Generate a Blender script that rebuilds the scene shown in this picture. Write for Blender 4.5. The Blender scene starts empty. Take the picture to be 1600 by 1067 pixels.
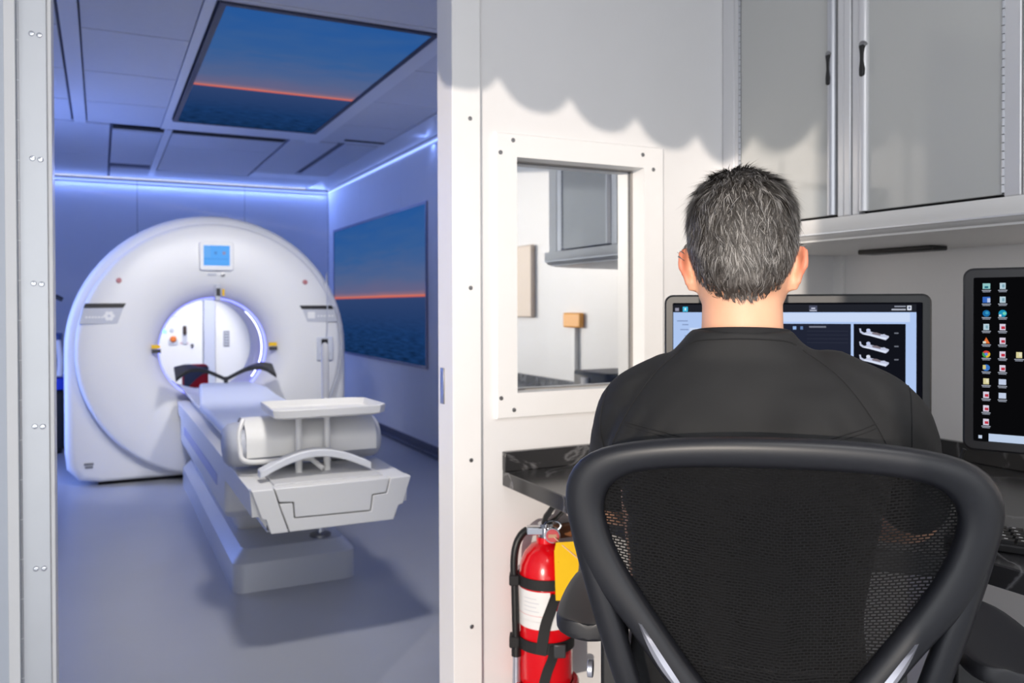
import bpy, bmesh, math, random
import numpy as np
from mathutils import Vector, Matrix, Quaternion
from mathutils.bvhtree import BVHTree

random.seed(7); rng = np.random.default_rng(7)
PI = math.pi
scene = bpy.context.scene
COL = scene.collection

# ---------------------------------------------------------------- camera, world, sun, lamps, exposure
CAM_Z = 1.17
yaw, pit, rol = math.radians(26.328), math.radians(0.6055), math.radians(-0.1595)
fw = Vector((math.sin(yaw)*math.cos(pit), math.cos(yaw)*math.cos(pit), -math.sin(pit)))
r0 = Vector((math.cos(yaw), -math.sin(yaw), 0)); u0 = r0.cross(fw)
RR = math.cos(rol)*r0 + math.sin(rol)*u0; UU = -math.sin(rol)*r0 + math.cos(rol)*u0
cam_d = bpy.data.cameras.new('camera'); cam = bpy.data.objects.new('camera', cam_d); COL.objects.link(cam)
M = Matrix.Identity(4)
for i in range(3): M[i][0], M[i][1], M[i][2] = RR[i], UU[i], -fw[i]
M[2][3] = CAM_Z
cam.matrix_world = M
cam_d.sensor_width = 36; cam_d.lens = 36*1300/1600; cam_d.shift_y = -43.86/1600
cam_d.clip_start = 0.02; cam_d.clip_end = 60
cam_d.dof.use_dof = True; cam_d.dof.focus_distance = 1.2; cam_d.dof.aperture_fstop = 6.5
scene.camera = cam

world = bpy.data.worlds.new('daylight'); scene.world = world; world.use_nodes = True
bg = world.node_tree.nodes['Background']; bg.inputs[0].default_value = (0.94, 0.965, 1.0, 1); bg.inputs[1].default_value = 2.15

scene.view_settings.view_transform = 'Standard'; scene.view_settings.look = 'None'
scene.view_settings.gamma = 1; scene.view_settings.use_curve_mapping = False
scene.view_settings.exposure = 0.0

def lamp(name, kind, loc, aim=None, energy=10, color=(1, 1, 1), **kw):
    d = bpy.data.lights.new(name, kind); d.energy = energy; d.color = color
    for k, v in kw.items(): setattr(d, k, v)
    o = bpy.data.objects.new(name, d); COL.objects.link(o); o.location = loc
    if aim is not None:
        o.rotation_euler = (Vector(aim)-Vector(loc)).to_track_quat('-Z', 'Y').to_euler()
    return o
SUN_AZ, SUN_EL = math.radians(42), math.radians(5.6)
sd = Vector((math.sin(SUN_AZ)*math.cos(SUN_EL), math.cos(SUN_AZ)*math.cos(SUN_EL), -math.sin(SUN_EL)))
lamp('low_sun', 'SUN', (-4, -4, 3), Vector((-4, -4, 3))+sd, 2.5, (1.0, 0.88, 0.76), angle=math.radians(0.4))
# added ambient fill for the control room (behind the camera), then scan room lamps
lamp('control_room_fill', 'AREA', (0.5, -0.4, 2.40), (0.5, -0.4, 0), 15, (1, 0.98, 0.95), shape='RECTANGLE', size=1.1, size_y=0.6)
lamp('scan_spot_left', 'SPOT', (0.05, 2.75, 2.40), (0.66, 5.9, 0.85), 215, (1, 0.98, 0.95), spot_size=math.radians(40), spot_blend=0.7, shadow_soft_size=0.12)
lamp('scan_spot_right', 'SPOT', (1.25, 2.75, 2.40), (0.74, 5.9, 0.85), 165, (1, 0.98, 0.95), spot_size=math.radians(40), spot_blend=0.7, shadow_soft_size=0.12)
lamp('scan_spot_table', 'SPOT', (0.55, 2.50, 2.40), (0.70, 3.5, 0.2), 80, (1, 0.97, 0.94), spot_size=math.radians(78), spot_blend=0.9, shadow_soft_size=0.12)
BLUE = (0.23, 0.36, 1.0)
lamp('cove_lamp_right', 'AREA', (2.282, 6.0, 2.416), (1.782, 6.0, 1.916), 36, BLUE, shape='RECTANGLE', size=0.012, size_y=6.4)
lamp('cove_lamp_far', 'AREA', (0.6, 9.282, 2.416), (0.6, 8.782, 1.916), 14, BLUE, shape='RECTANGLE', size=3.34, size_y=0.012)
lamp('blue_fill_left', 'AREA', (-1.05, 6.2, 2.30), (0.2, 6.2, 2.34), 70, BLUE, shape='RECTANGLE', size=0.04, size_y=6.0)  # added blue fill for the ceiling; no strip is modelled on this side
lamp('doorway_fill_spot', 'SPOT', (0.33, 0.2, 2.38), (0.62, 3.3, 0.45), 60, (1, 0.98, 0.96), spot_size=math.radians(25), spot_blend=0.6, shadow_soft_size=0.25)  # added fill aimed through the doorway to brighten the table front
lamp('bore_view_fill', 'SPOT', (0.80, 7.3, 2.38), (0.90, 9.3, 0.65), 330, (1, 1, 1), spot_size=math.radians(27), spot_blend=0.5, shadow_soft_size=0.1)  # added fill that brightens the far wall behind the bore

# ---------------------------------------------------------------- materials
def lin(c):
    c = c/255.0
    return c/12.92 if c <= 0.04045 else ((c+0.055)/1.055)**2.4
def rgb(r, g, b): return (lin(r), lin(g), lin(b), 1)
def mat(name, col, rough=0.5, metal=0.0, noise=0.0, nscale=40, bump=0.0, bscale=200, coat=0.0, spec=0.5, emit=None, estr=0, sub=0.0, stretch=None):
    m = bpy.data.materials.new(name); m.use_nodes = True; nt = m.node_tree; N = nt.nodes; L = nt.links
    b = N['Principled BSDF']; c = rgb(*col)
    b.inputs['Base Color'].default_value = c; b.inputs['Roughness'].default_value = rough
    b.inputs['Metallic'].default_value = metal; b.inputs['Coat Weight'].default_value = coat
    b.inputs['Coat Roughness'].default_value = 0.06
    b.inputs['Specular IOR Level'].default_value = spec
    if sub: b.inputs['Subsurface Weight'].default_value = sub; b.inputs['Subsurface Radius'].default_value = (0.01, 0.004, 0.002)
    if emit: b.inputs['Emission Color'].default_value = rgb(*emit); b.inputs['Emission Strength'].default_value = estr
    if noise or bump:
        tc = N.new('ShaderNodeTexCoord'); mp = N.new('ShaderNodeMapping'); L.new(tc.outputs['Object'], mp.inputs['Vector'])
        if stretch: mp.inputs['Scale'].default_value = stretch
    if noise:
        n = N.new('ShaderNodeTexNoise'); n.inputs['Scale'].default_value = nscale; n.inputs['Detail'].default_value = 5
        L.new(mp.outputs[0], n.inputs['Vector'])
        mx = N.new('ShaderNodeMix'); mx.data_type = 'RGBA'
        mx.inputs['A'].default_value = tuple(max(0, v*(1-noise)) for v in c[:3])+(1,)
        mx.inputs['B'].default_value = tuple(min(1, v*(1+noise)) for v in c[:3])+(1,)
        L.new(n.outputs['Fac'], mx.inputs['Factor']); L.new(mx.outputs['Result'], b.inputs['Base Color'])
    if bump:
        n2 = N.new('ShaderNodeTexNoise'); n2.inputs['Scale'].default_value = bscale; n2.inputs['Detail'].default_value = 4
        L.new(mp.outputs[0], n2.inputs['Vector'])
        bp = N.new('ShaderNodeBump'); bp.inputs['Strength'].default_value = bump; bp.inputs['Distance'].default_value = 0.004
        L.new(n2.outputs['Fac'], bp.inputs['Height']); L.new(bp.outputs[0], b.inputs['Normal'])
    return m
def emis(name, col, s):
    m = bpy.data.materials.new(name); m.use_nodes = True; nt = m.node_tree; nt.nodes.clear()
    e = nt.nodes.new('ShaderNodeEmission'); e.inputs[0].default_value = rgb(*col); e.inputs[1].default_value = s
    o = nt.nodes.new('ShaderNodeOutputMaterial'); nt.links.new(e.outputs[0], o.inputs[0]); return m

WALL = mat('white_wall_panel', (236, 235, 235), 0.32, noise=0.02, nscale=6)
TRIMW = mat('white_trim', (244, 243, 242), 0.35, noise=0.02, nscale=12)
SCANW = mat('scan_room_wall', (226, 228, 234), 0.6, noise=0.02, nscale=5)
TILE = mat('ceiling_tile', (216, 218, 224), 0.7, noise=0.03, nscale=30, bump=0.05)
TBAR = mat('ceiling_bar', (228, 230, 235), 0.45)
DARK = mat('dark_gap', (14, 14, 18), 0.8)
FLOOR = mat('vinyl_floor', (172, 174, 180), 0.34, noise=0.07, nscale=2.2, bump=0.015, bscale=600)
BASEB = mat('slate_baseboard', (70, 76, 100), 0.5)
ALU = mat('brushed_aluminium', (205, 207, 212), 0.38, 0.75, noise=0.04, nscale=60, stretch=(1, 1, 0.03))
ALUW = mat('satin_frame', (226, 226, 228), 0.30, 0.35)
JAMB = mat('worn_metal_jamb', (226, 228, 231), 0.40, 0.30, noise=0.05, nscale=9)
LEAF = mat('pale_door_leaf', (205, 211, 220), 0.4, noise=0.02, nscale=4, stretch=(8, 8, 0.1))
STEEL = mat('screw_steel', (150, 150, 152), 0.3, 0.9)
CHROME = mat('chrome', (215, 217, 222), 0.12, 1.0)
GWHITE = mat('gantry_white', (236, 236, 236), 0.38, noise=0.01, nscale=3)
GGREY = mat('gantry_plate_grey', (196, 199, 208), 0.45)
TUNNEL = mat('tunnel_plastic', (206, 206, 240), 0.3)
BLACKP = mat('black_plastic', (20, 20, 22), 0.45)
BLACKM = mat('black_matte', (12, 12, 14), 0.6)
GREYM = mat('base_grey_metal', (205, 207, 212), 0.34, 0.25)
TWHITE = mat('table_white', (240, 238, 234), 0.40)
PAD = mat('mattress_vinyl', (226, 232, 246), 0.45, bump=0.1, bscale=8)
PADG = mat('grey_cushion', (196, 198, 206), 0.5, bump=0.1, bscale=14)
SHEET = mat('paper_sheet', (247, 245, 240), 0.6, bump=0.08, bscale=25)
RED = mat('extinguisher_red', (222, 8, 22), 0.22, coat=0.5)
LABELW = mat('label_white', (238, 238, 238), 0.4)
YEL = mat('yellow_tag', (250, 200, 10), 0.55, noise=0.05, nscale=30)
ORANGE = mat('orange_plastic', (255, 172, 0), 0.4)
INK = mat('ink', (60, 60, 62), 0.6)
INKT = mat('tag_ink', (150, 110, 10), 0.6)
WOOD = mat('wood_batten', (150, 98, 62), 0.5, noise=0.3, nscale=20, stretch=(0.3, 6, 6))
WEBB = mat('black_webbing', (26, 26, 28), 0.7, bump=0.2, bscale=900)
CHAIRP = mat('chair_plastic', (25, 26, 31), 0.40, bump=0.03, bscale=900)
PADB = mat('armrest_urethane', (27, 27, 31), 0.42, bump=0.03, bscale=700)
SILVER = mat('silver_accent', (196, 198, 210), 0.3, 0.7)
MON = mat('monitor_shell', (29, 30, 32), 0.42)
MON2 = mat('monitor_shell_dark', (34, 34, 37), 0.45)
SKIN = mat('skin', (236, 178, 144), 0.5, noise=0.06, nscale=60, bump=0.05, bscale=350, sub=0.08)
def flush(m):
    nt = m.node_tree; N = nt.nodes; L = nt.links; b = N['Principled BSDF']; src = b.inputs['Base Color'].links[0].from_socket
    a = N.new('ShaderNodeAttribute'); a.attribute_name = 'flush'; mx = N.new('ShaderNodeMix'); mx.data_type = 'RGBA'; mx.inputs['B'].default_value = rgb(222, 120, 92)
    sc = N.new('ShaderNodeMath'); sc.operation = 'MULTIPLY'; sc.inputs[1].default_value = .75; L.new(a.outputs['Fac'], sc.inputs[0])
    L.new(sc.outputs[0], mx.inputs['Factor']); L.new(src, mx.inputs['A']); L.new(mx.outputs['Result'], b.inputs['Base Color'])
flush(SKIN)
SHIRT = mat('black_scrub_cloth', (22, 22, 23), 0.75, noise=0.12, nscale=260, bump=0.35, bscale=7)
RIB = mat('black_rib_knit', (20, 20, 22), 0.85)
TROUS = mat('black_trousers', (30, 30, 32), 0.8, bump=0.3, bscale=8)
SHOE = mat('shoe_black', (22, 22, 24), 0.5)
GLOSSG = mat('cabinet_grey_gloss', (194, 195, 192), 0.10, coat=0.4, noise=0.015, nscale=3)
CABW = mat('cabinet_white', (236, 235, 233), 0.32)
CABU = mat('cabinet_underside', (176, 176, 176), 0.4)

def marble():
    m = mat('black_marble_laminate', (40, 40, 42), 0.22); nt = m.node_tree; N = nt.nodes; L = nt.links
    tc = N.new('ShaderNodeTexCoord'); n = N.new('ShaderNodeTexNoise'); n.inputs['Scale'].default_value = 3.2; n.inputs['Detail'].default_value = 9; n.inputs['Distortion'].default_value = 0.7
    L.new(tc.outputs['Object'], n.inputs['Vector'])
    r = N.new('ShaderNodeValToRGB'); e = r.color_ramp.elements
    e[0].position = 0.0; e[0].color = rgb(34, 34, 36); e[1].position = 1; e[1].color = rgb(60, 60, 63)
    for p, c in ((0.488, (42, 42, 44)), (0.50, (104, 104, 106)), (0.510, (50, 50, 52))):
        k = r.color_ramp.elements.new(p); k.color = rgb(*c)
    L.new(n.outputs['Fac'], r.inputs[0]); L.new(r.outputs[0], N['Principled BSDF'].inputs['Base Color']); return m
MARBLE = marble()

def sunset(name, flip=False):
    # flat picture on a backlit panel: sky over sea, driven by the panel's own UV map
    m = bpy.data.materials.new(name); m.use_nodes = True; nt = m.node_tree; N = nt.nodes; L = nt.links; N.clear()
    out = N.new('ShaderNodeOutputMaterial'); em = N.new('ShaderNodeEmission'); L.new(em.outputs[0], out.inputs[0])
    uv = N.new('ShaderNodeUVMap'); uv.uv_map = 'UVMap'
    sp = N.new('ShaderNodeSeparateXYZ'); L.new(uv.outputs[0], sp.inputs[0])
    mp = N.new('ShaderNodeMapping'); mp.inputs['Scale'].default_value = (2.2, 9, 1); L.new(uv.outputs[0], mp.inputs[0])
    nz = N.new('ShaderNodeTexNoise'); nz.inputs['Scale'].default_value = 1.6; nz.inputs['Detail'].default_value = 6; L.new(mp.outputs[0], nz.inputs['Vector'])
    ma = N.new('ShaderNodeMath'); ma.operation = 'MULTIPLY_ADD'; ma.inputs[1].default_value = 0.5; ma.inputs[2].default_value = -0.25; L.new(nz.outputs['Fac'], ma.inputs[0])
    # cloud offset grows away from horizon
    hd = N.new('ShaderNodeMath'); hd.operation = 'SUBTRACT'; hd.inputs[1].default_value = 0.44; L.new(sp.outputs['Y'], hd.inputs[0])
    cl = N.new('ShaderNodeMath'); cl.operation = 'MULTIPLY'; cl.inputs[1].default_value = 2.2; cl.use_clamp = True; L.new(hd.outputs[0], cl.inputs[0])
    of = N.new('ShaderNodeMath'); of.operation = 'MULTIPLY'; L.new(cl.outputs[0], of.inputs[0]); L.new(ma.outputs[0], of.inputs[1])
    sm = N.new('ShaderNodeMath'); sm.operation = 'ADD'; L.new(sp.outputs['Y'], sm.inputs[0]); L.new(of.outputs[0], sm.inputs[1])
    r = N.new('ShaderNodeValToRGB'); e = r.color_ramp.elements
    e[0].position = 0; e[0].color = rgb(20, 50, 92); e[1].position = 1; e[1].color = rgb(42, 92, 160)
    for p, c in ((0.20, (26, 58, 106)), (0.415, (48, 70, 116)), (0.432, (58, 72, 116)), (0.4345, (226, 104, 84)), (0.441, (232, 122, 98)), (0.450, (150, 112, 128)), (0.475, (106, 104, 140)), (0.56, (86, 104, 148)), (0.74, (58, 98, 156))):
        k = r.color_ramp.elements.new(p); k.color = rgb(*c)
    L.new(sm.outputs[0], r.inputs[0])
    mp2 = N.new('ShaderNodeMapping'); mp2.inputs['Scale'].default_value = (9, 60, 1); L.new(uv.outputs[0], mp2.inputs[0])
    wz = N.new('ShaderNodeTexNoise'); wz.inputs['Scale'].default_value = 1.5; wz.inputs['Detail'].default_value = 4; L.new(mp2.outputs[0], wz.inputs['Vector'])
    sea = N.new('ShaderNodeMath'); sea.operation = 'MULTIPLY_ADD'; sea.inputs[1].default_value = -3.4; sea.inputs[2].default_value = 1.15; sea.use_clamp = True; L.new(sp.outputs['Y'], sea.inputs[0])
    wv = N.new('ShaderNodeMath'); wv.operation = 'MULTIPLY_ADD'; wv.inputs[1].default_value = 3.0; wv.inputs[2].default_value = -0.5; L.new(wz.outputs['Fac'], wv.inputs[0])
    mx = N.new('ShaderNodeMix'); mx.data_type = 'FLOAT'; mx.inputs['A'].default_value = 1; L.new(sea.outputs[0], mx.inputs['Factor']); L.new(wv.outputs[0], mx.inputs['B'])
    vm = N.new('ShaderNodeVectorMath'); vm.operation = 'SCALE'; L.new(r.outputs[0], vm.inputs[0]); L.new(mx.outputs['Result'], vm.inputs['Scale'])
    L.new(vm.outputs[0], em.inputs[0]); em.inputs[1].default_value = 0.9
    return m
SUNSET = sunset('sunset_over_sea')

def mirror_glass():
    m = bpy.data.materials.new('coated_observation_glass'); m.use_nodes = True; nt = m.node_tree; N = nt.nodes; L = nt.links; N.clear()
    o = N.new('ShaderNodeOutputMaterial'); mx = N.new('ShaderNodeMixShader'); t = N.new('ShaderNodeBsdfTransparent'); g = N.new('ShaderNodeBsdfGlossy')
    g.inputs['Color'].default_value = (0.78, 0.80, 0.81, 1); g.inputs['Roughness'].default_value = 0.012; t.inputs[0].default_value = (0.75, 0.8, 0.82, 1)
    mx.inputs[0].default_value = 0.72; L.new(t.outputs[0], mx.inputs[1]); L.new(g.outputs[0], mx.inputs[2]); L.new(mx.outputs[0], o.inputs[0]); return m
MIRROR = mirror_glass()

def mesh_fabric():
    m = bpy.data.materials.new('chair_mesh_weave'); m.use_nodes = True; nt = m.node_tree; N = nt.nodes; L = nt.links
    b = N['Principled BSDF']; b.inputs['Base Color'].default_value = rgb(10, 10, 12); b.inputs['Roughness'].default_value = 0.7; b.inputs['Specular IOR Level'].default_value = 0.2
    uv = N.new('ShaderNodeUVMap'); uv.uv_map = 'UVMap'
    # wavy rows of oval holes
    nz = N.new('ShaderNodeTexNoise'); nz.inputs['Scale'].default_value = 14; nz.inputs['Detail'].default_value = 2; L.new(uv.outputs[0], nz.inputs['Vector'])
    sv = N.new('ShaderNodeVectorMath'); sv.operation = 'SCALE'; sv.inputs['Scale'].default_value = 0.011; L.new(nz.outputs['Color'], sv.inputs[0])
    av = N.new('ShaderNodeVectorMath'); av.operation = 'ADD'; L.new(uv.outputs[0], av.inputs[0]); L.new(sv.outputs[0], av.inputs[1])
    br = N.new('ShaderNodeTexBrick'); br.inputs['Scale'].default_value = 1.0
    br.inputs['Brick Width'].default_value = 0.0075; br.inputs['Row Height'].default_value = 0.0039; br.inputs['Mortar Size'].default_value = 0.0012; br.inputs['Mortar Smooth'].default_value = 0.35
    br.inputs['Color1'].default_value = (0, 0, 0, 1); br.inputs['Color2'].default_value = (0, 0, 0, 1); br.inputs['Mortar'].default_value = (1, 1, 1, 1)
    L.new(av.outputs[0], br.inputs['Vector'])
    mth = N.new('ShaderNodeMath'); mth.operation = 'MULTIPLY_ADD'; mth.inputs[1].default_value = 0.50; mth.inputs[2].default_value = 0.50; L.new(br.outputs['Fac'], mth.inputs[0])
    t = N.new('ShaderNodeBsdfTransparent'); mx = N.new('ShaderNodeMixShader')
    L.new(mth.outputs[0], mx.inputs[0]); L.new(t.outputs[0], mx.inputs[1]); L.new(b.outputs[0], mx.inputs[2]); L.new(mx.outputs[0], N['Material Output'].inputs[0])
    bp = N.new('ShaderNodeBump'); bp.inputs['Strength'].default_value = 0.6; bp.inputs['Distance'].default_value = 0.002; L.new(br.outputs['Fac'], bp.inputs['Height']); L.new(bp.outputs[0], b.inputs['Normal'])
    return m
MESHF = mesh_fabric()

def hair_mat():
    m = bpy.data.materials.new('grey_hair'); m.use_nodes = True; nt = m.node_tree; N = nt.nodes; L = nt.links
    b = N['Principled BSDF']; a = N.new('ShaderNodeAttribute'); a.attribute_name = 'tone'
    L.new(a.outputs['Color'], b.inputs['Base Color']); b.inputs['Roughness'].default_value = 0.5; return m
HAIR = hair_mat()
SCALP = mat('scalp_hair_base', (40, 36, 34), 0.8, noise=0.3, nscale=200)

# ---------------------------------------------------------------- mesh helper
def frame_of(d):
    d = d.normalized(); a = Vector((0, 0, 1)) if abs(d.z) < 0.9 else Vector((1, 0, 0))
    x = d.cross(a).normalized(); return x, d.cross(x).normalized()
class MB:
    def __init__(s): s.v = []; s.f = []
    def add(s, vs, fs):
        b = len(s.v); s.v += [tuple(p) for p in vs]; s.f += [tuple(i+b for i in f) for f in fs]; return s
    def box(s, x0, x1, y0, y1, z0, z1):
        return s.add([(x, y, z) for x in (x0, x1) for y in (y0, y1) for z in (z0, z1)],
                     [(0, 1, 3, 2), (4, 6, 7, 5), (0, 4, 5, 1), (2, 3, 7, 6), (0, 2, 6, 4), (1, 5, 7, 3)])
    def obox(s, c, ax, ay, az):   # oriented box, half-axis vectors
        c = Vector(c); ax = Vector(ax); ay = Vector(ay); az = Vector(az)
        return s.add([c+i*ax+j*ay+k*az for i in (-1, 1) for j in (-1, 1) for k in (-1, 1)],
                     [(0, 1, 3, 2), (4, 6, 7, 5), (0, 4, 5, 1), (2, 3, 7, 6), (0, 2, 6, 4), (1, 5, 7, 3)])
    def loft(s, rings, caps=True, closed=False):
        n = len(rings[0]); vs = [p for r in rings for p in r]; fs = []
        m = len(rings)
        for i in range(m if closed else m-1):
            for j in range(n):
                a = i*n+j; b = i*n+(j+1) % n; c = ((i+1) % m)*n+(j+1) % n; d = ((i+1) % m)*n+j
                fs.append((a, b, c, d))
        if caps and not closed: fs.append(tuple(range(n))[::-1]); fs.append(tuple((m-1)*n+j for j in range(n)))
        return s.add(vs, fs)
    def tube(s, pts, r, n=10, closed=False, caps=True, flat=1.0):
        pts = [Vector(p) for p in pts]; m = len(pts); rs = r if isinstance(r, (list, tuple)) else [r]*m
        rings = []; px = None
        for i, p in enumerate(pts):
            if closed: d = pts[(i+1) % m]-pts[i-1]
            else: d = pts[min(i+1, m-1)]-pts[max(i-1, 0)]
            d.normalize()
            if px is None: x, y = frame_of(d)
            else:
                x = px-d*px.dot(d); x = x.normalized() if x.length > 1e-6 else frame_of(d)[0]; y = d.cross(x)
            px = x
            rings.append([p+(x*math.cos(t)+y*math.sin(t)*flat)*rs[i] for t in [2*PI*k/n for k in range(n)]])
        return s.loft(rings, caps, closed)
    def cyl(s, a, b, r, n=20, r2=None): return s.tube([a, b], [r, r if r2 is None else r2], n)
    def lathe(s, prof, c, axis='Z', n=40, caps=False, a0=0, a1=2*PI):
        # prof: (radius, along)
        full = abs(a1-a0-2*PI) < 1e-6; k = n if full else n+1; c = Vector(c); rings = []
        for r, h in prof:
            ring = []
            for i in range(k):
                t = a0+(a1-a0)*i/n; u, w = r*math.cos(t), r*math.sin(t)
                ring.append(c+Vector((u, w, h) if axis == 'Z' else ((u, h, w) if axis == 'Y' else (h, u, w))))
            rings.append(ring)
        if full: return s.loft(rings, caps)
        vs = [p for r in rings for p in r]; fs = []
        for i in range(len(rings)-1):
            for j in range(k-1): fs.append((i*k+j, i*k+j+1, (i+1)*k+j+1, (i+1)*k+j))
        return s.add(vs, fs)
    def prism(s, poly, fn, d0, d1):   # poly 2-D, fn(u,v,d)->xyz
        return s.loft([[fn(u, v, d0) for u, v in poly], [fn(u, v, d1) for u, v in poly]])
    def sphere(s, c, r, n=12, sc=(1, 1, 1)):
        rings = []; c = Vector(c)
        for i in range(n+1):
            t = -PI/2+PI*i/n; q = max(math.cos(t), 1e-3)
            rings.append([c+Vector((r*sc[0]*q*math.cos(a), r*sc[1]*q*math.sin(a), r*sc[2]*math.sin(t))) for a in [2*PI*j/(2*n) for j in range(2*n)]])
        return s.loft(rings)
    def build(s, name, m, parent=None, bevel=0, seg=2, ang=35, sub=0, recalc=True, loc=None):
        me = bpy.data.meshes.new(name)
        off = Vector((0, 0, 0))
        if parent is not None and parent.get('_w'): off = Vector(parent['_w'])
        if loc is not None: off = Vector(loc)
        me.from_pydata([tuple(Vector(p)-off) for p in s.v], [], s.f)
        if recalc:
            bm = bmesh.new(); bm.from_mesh(me); bmesh.ops.recalc_face_normals(bm, faces=bm.faces); bm.to_mesh(me); bm.free()
        me.materials.append(m)
        me.polygons.foreach_set('use_smooth', [True]*len(me.polygons))
        try: me.set_sharp_from_angle(angle=math.radians(ang))
        except Exception: pass
        me.update()
        o = bpy.data.objects.new(name, me); COL.objects.link(o)
        if parent is not None:
            o.parent = parent
            if parent.get('_w'): o['_w'] = parent['_w']
        if loc is not None: o.location = loc
        if bevel:
            b = o.modifiers.new('bevel', 'BEVEL'); b.width = bevel; b.segments = seg; b.limit_method = 'ANGLE'; b.angle_limit = math.radians(40); b.harden_normals = False
        if sub: q = o.modifiers.new('sub', 'SUBSURF'); q.levels = sub; q.render_levels = sub
        return o
def tag(o, label=None, cat=None, group=None, kind=None):
    if label: o['label'] = label
    if cat: o['category'] = cat
    if group: o['group'] = group
    if kind: o['kind'] = kind
    return o
def thing(name, label, cat, loc=(0, 0, 0), rotz=0, group=None, world=True):
    o = bpy.data.objects.new(name, None); COL.objects.link(o); o.location = loc; o.rotation_euler = (0, 0, rotz); o.empty_display_size = 0.05
    if world: o['_w'] = tuple(loc)
    return tag(o, label, cat, group)
def struct(name, mb, m, **kw):
    o = mb.build(name, m, **kw); o['kind'] = 'structure'; return o
def dup(root, loc, label=None, rotz=None):
    r = root.copy(); COL.objects.link(r); r.location = loc
    if rotz is not None: r.rotation_euler = (0, 0, rotz)
    if label: r['label'] = label
    for ch in list(root.children):
        c = ch.copy(); COL.objects.link(c); c.parent = r
        for g in ch.children: d = g.copy(); COL.objects.link(d); d.parent = c
    return r
def planar_uv(o, fn):
    me = o.data; l = me.uv_layers.new(name='UVMap')
    for lp in me.loops: l.data[lp.index].uv = fn(me.vertices[lp.vertex_index].co)
def rrect(w, h, r, n=5):
    pts = []
    for cx, cy, a in ((w-r, h-r, 0), (-w+r, h-r, PI/2), (-w+r, -h+r, PI), (w-r, -h+r, 1.5*PI)):
        for i in range(n+1): t = a+PI/2*i/n; pts.append((cx+r*math.cos(t), cy+r*math.sin(t)))
    return pts
def smooth_path(pts, k=6):
    P = [np.array(p, float) for p in pts]; out = []
    for i in range(len(P)-1):
        p0 = P[max(i-1, 0)]; p1 = P[i]; p2 = P[i+1]; p3 = P[min(i+2, len(P)-1)]
        for t in np.linspace(0, 1, k, endpoint=False):
            out.append(0.5*((2*p1)+(-p0+p2)*t+(2*p0-5*p1+4*p2-p3)*t*t+(-p0+3*p1-3*p2+p3)*t**3))
    out.append(P[-1]); return [tuple(float(c) for c in p) for p in out]

# ================================================================= SETTING
XL, XR, YB, YF = -1.1, 2.3, -2.4, 9.3
WY, WY2 = 2.10, 2.19
CZ = 2.46
struct('floor', MB().box(XL-.1, XR+.1, YB, YF+.1, -0.06, 0), FLOOR)
ceil = struct('ceiling', MB().box(XL-.1, XR+.1, YB, YF+.1, CZ+.02, CZ+.12), mat('ceiling_void', (120, 124, 140), .8))
# ceiling pieces: tiles and bars hang 20 mm below the dark slab
MB().box(XL, XR, YB, 2.2, CZ, CZ+.02).build('ceiling_lining', TILE, ceil)
def ctile(x0, x1, y0, y1, dz=0.0):
    MB().box(x0+.004, x1-.004, y0+.006, y1-.006, CZ+dz, CZ+.018).build('ceiling_tile', TILE, ceil, bevel=.002)
def cbar(x0, x1, y0, y1): MB().box(x0, x1, y0, y1, CZ-.004, CZ+.019).build('ceiling_bar', TBAR, ceil)
ys = [2.21, 2.85, 3.60, 4.36, 5.14, 5.89, 6.56]
for a, b in zip(ys[:-1], ys[1:]):
    ctile(-1.09, -.165, a, b); ctile(-.075, .405, a, b, .002)
    ctile(1.56, 2.04, a, b, .001); 
cbar(-.155, -.08, 2.2, 6.58); cbar(.405, .45, 2.2, 6.62); cbar(1.46, 1.56, 2.2, 6.62)
ctile(.45, 1.46, 2.21, 2.9); ctile(.45, 1.46, 2.9, 3.66)
cbar(.45, 1.46, 3.66, 3.70); cbar(.45, 1.46, 6.22, 6.56)
cbar(2.05, 2.29, 2.2, 9.29)
ctile(-1.09, .075, 6.60, 8.0); ctile(-1.09, .075, 8.0, 9.28)
ctile(.085, .43, 6.72, 8.35); cbar(.43, .485, 6.60, 9.0); ctile(.49, 1.32, 6.72, 7.25); ctile(.49, 1.32, 7.25, 8.6); ctile(1.34, 1.72, 6.6, 8.3); ctile(1.78, 2.05, 6.6, 8.3); ctile(.09, 2.05, 8.62, 9.28)
cbar(1.34, 2.05, 8.3, 8.6)
for x0, x1, y in ((.09, .43, 6.58), (.49, 1.30, 6.58), (1.72, 2.04, 6.40)):
    MB().box(x0, x1, y, y+(.11 if x0 < 1.5 else .03), CZ-.006, CZ+.0).build('ceiling_slot', DARK, ceil)
MB().box(.09, .43, 6.69, 6.725, CZ-.02, CZ+.01).build('slot_lip', TILE, ceil)
MB().box(.49, 1.30, 6.69, 6.715, CZ-.012, CZ+.01).build('slot_lip', TILE, ceil)

# far wall and its panels
far = struct('wall_back', MB().box(XL-.1, XR+.1, YF+.006, YF+.1, 0, CZ), DARK)
for a, b in ((-1.1, -.72), (-.72, .345), (.345, 1.40), (1.40, 2.30)):
    MB().box(a+.002, b-.002, YF, YF+.008, 0, CZ-.005).build('wall_panel', SCANW, far, bevel=.0015)
wr = struct('wall_right', MB().box(XR+.006, XR+.1, YB, YF, 0, CZ), DARK)
for a, b in ((2.20, 3.05), (3.05, 4.29), (4.29, 5.53), (5.53, 6.77), (6.77, 8.01), (8.01, 9.295)):
    MB().box(XR, XR+.008, a+.002, b-.002, 0, CZ-.005).build('wall_panel', SCANW, wr, bevel=.0015)
MB().box(XR, XR+.008, YB, 2.095, 0, CZ).build('wall_panel', WALL, wr)
MB().box(2.286, XR, 2.06, 2.1, .76, CZ).build('corner_trim', TRIMW, wr)
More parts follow.
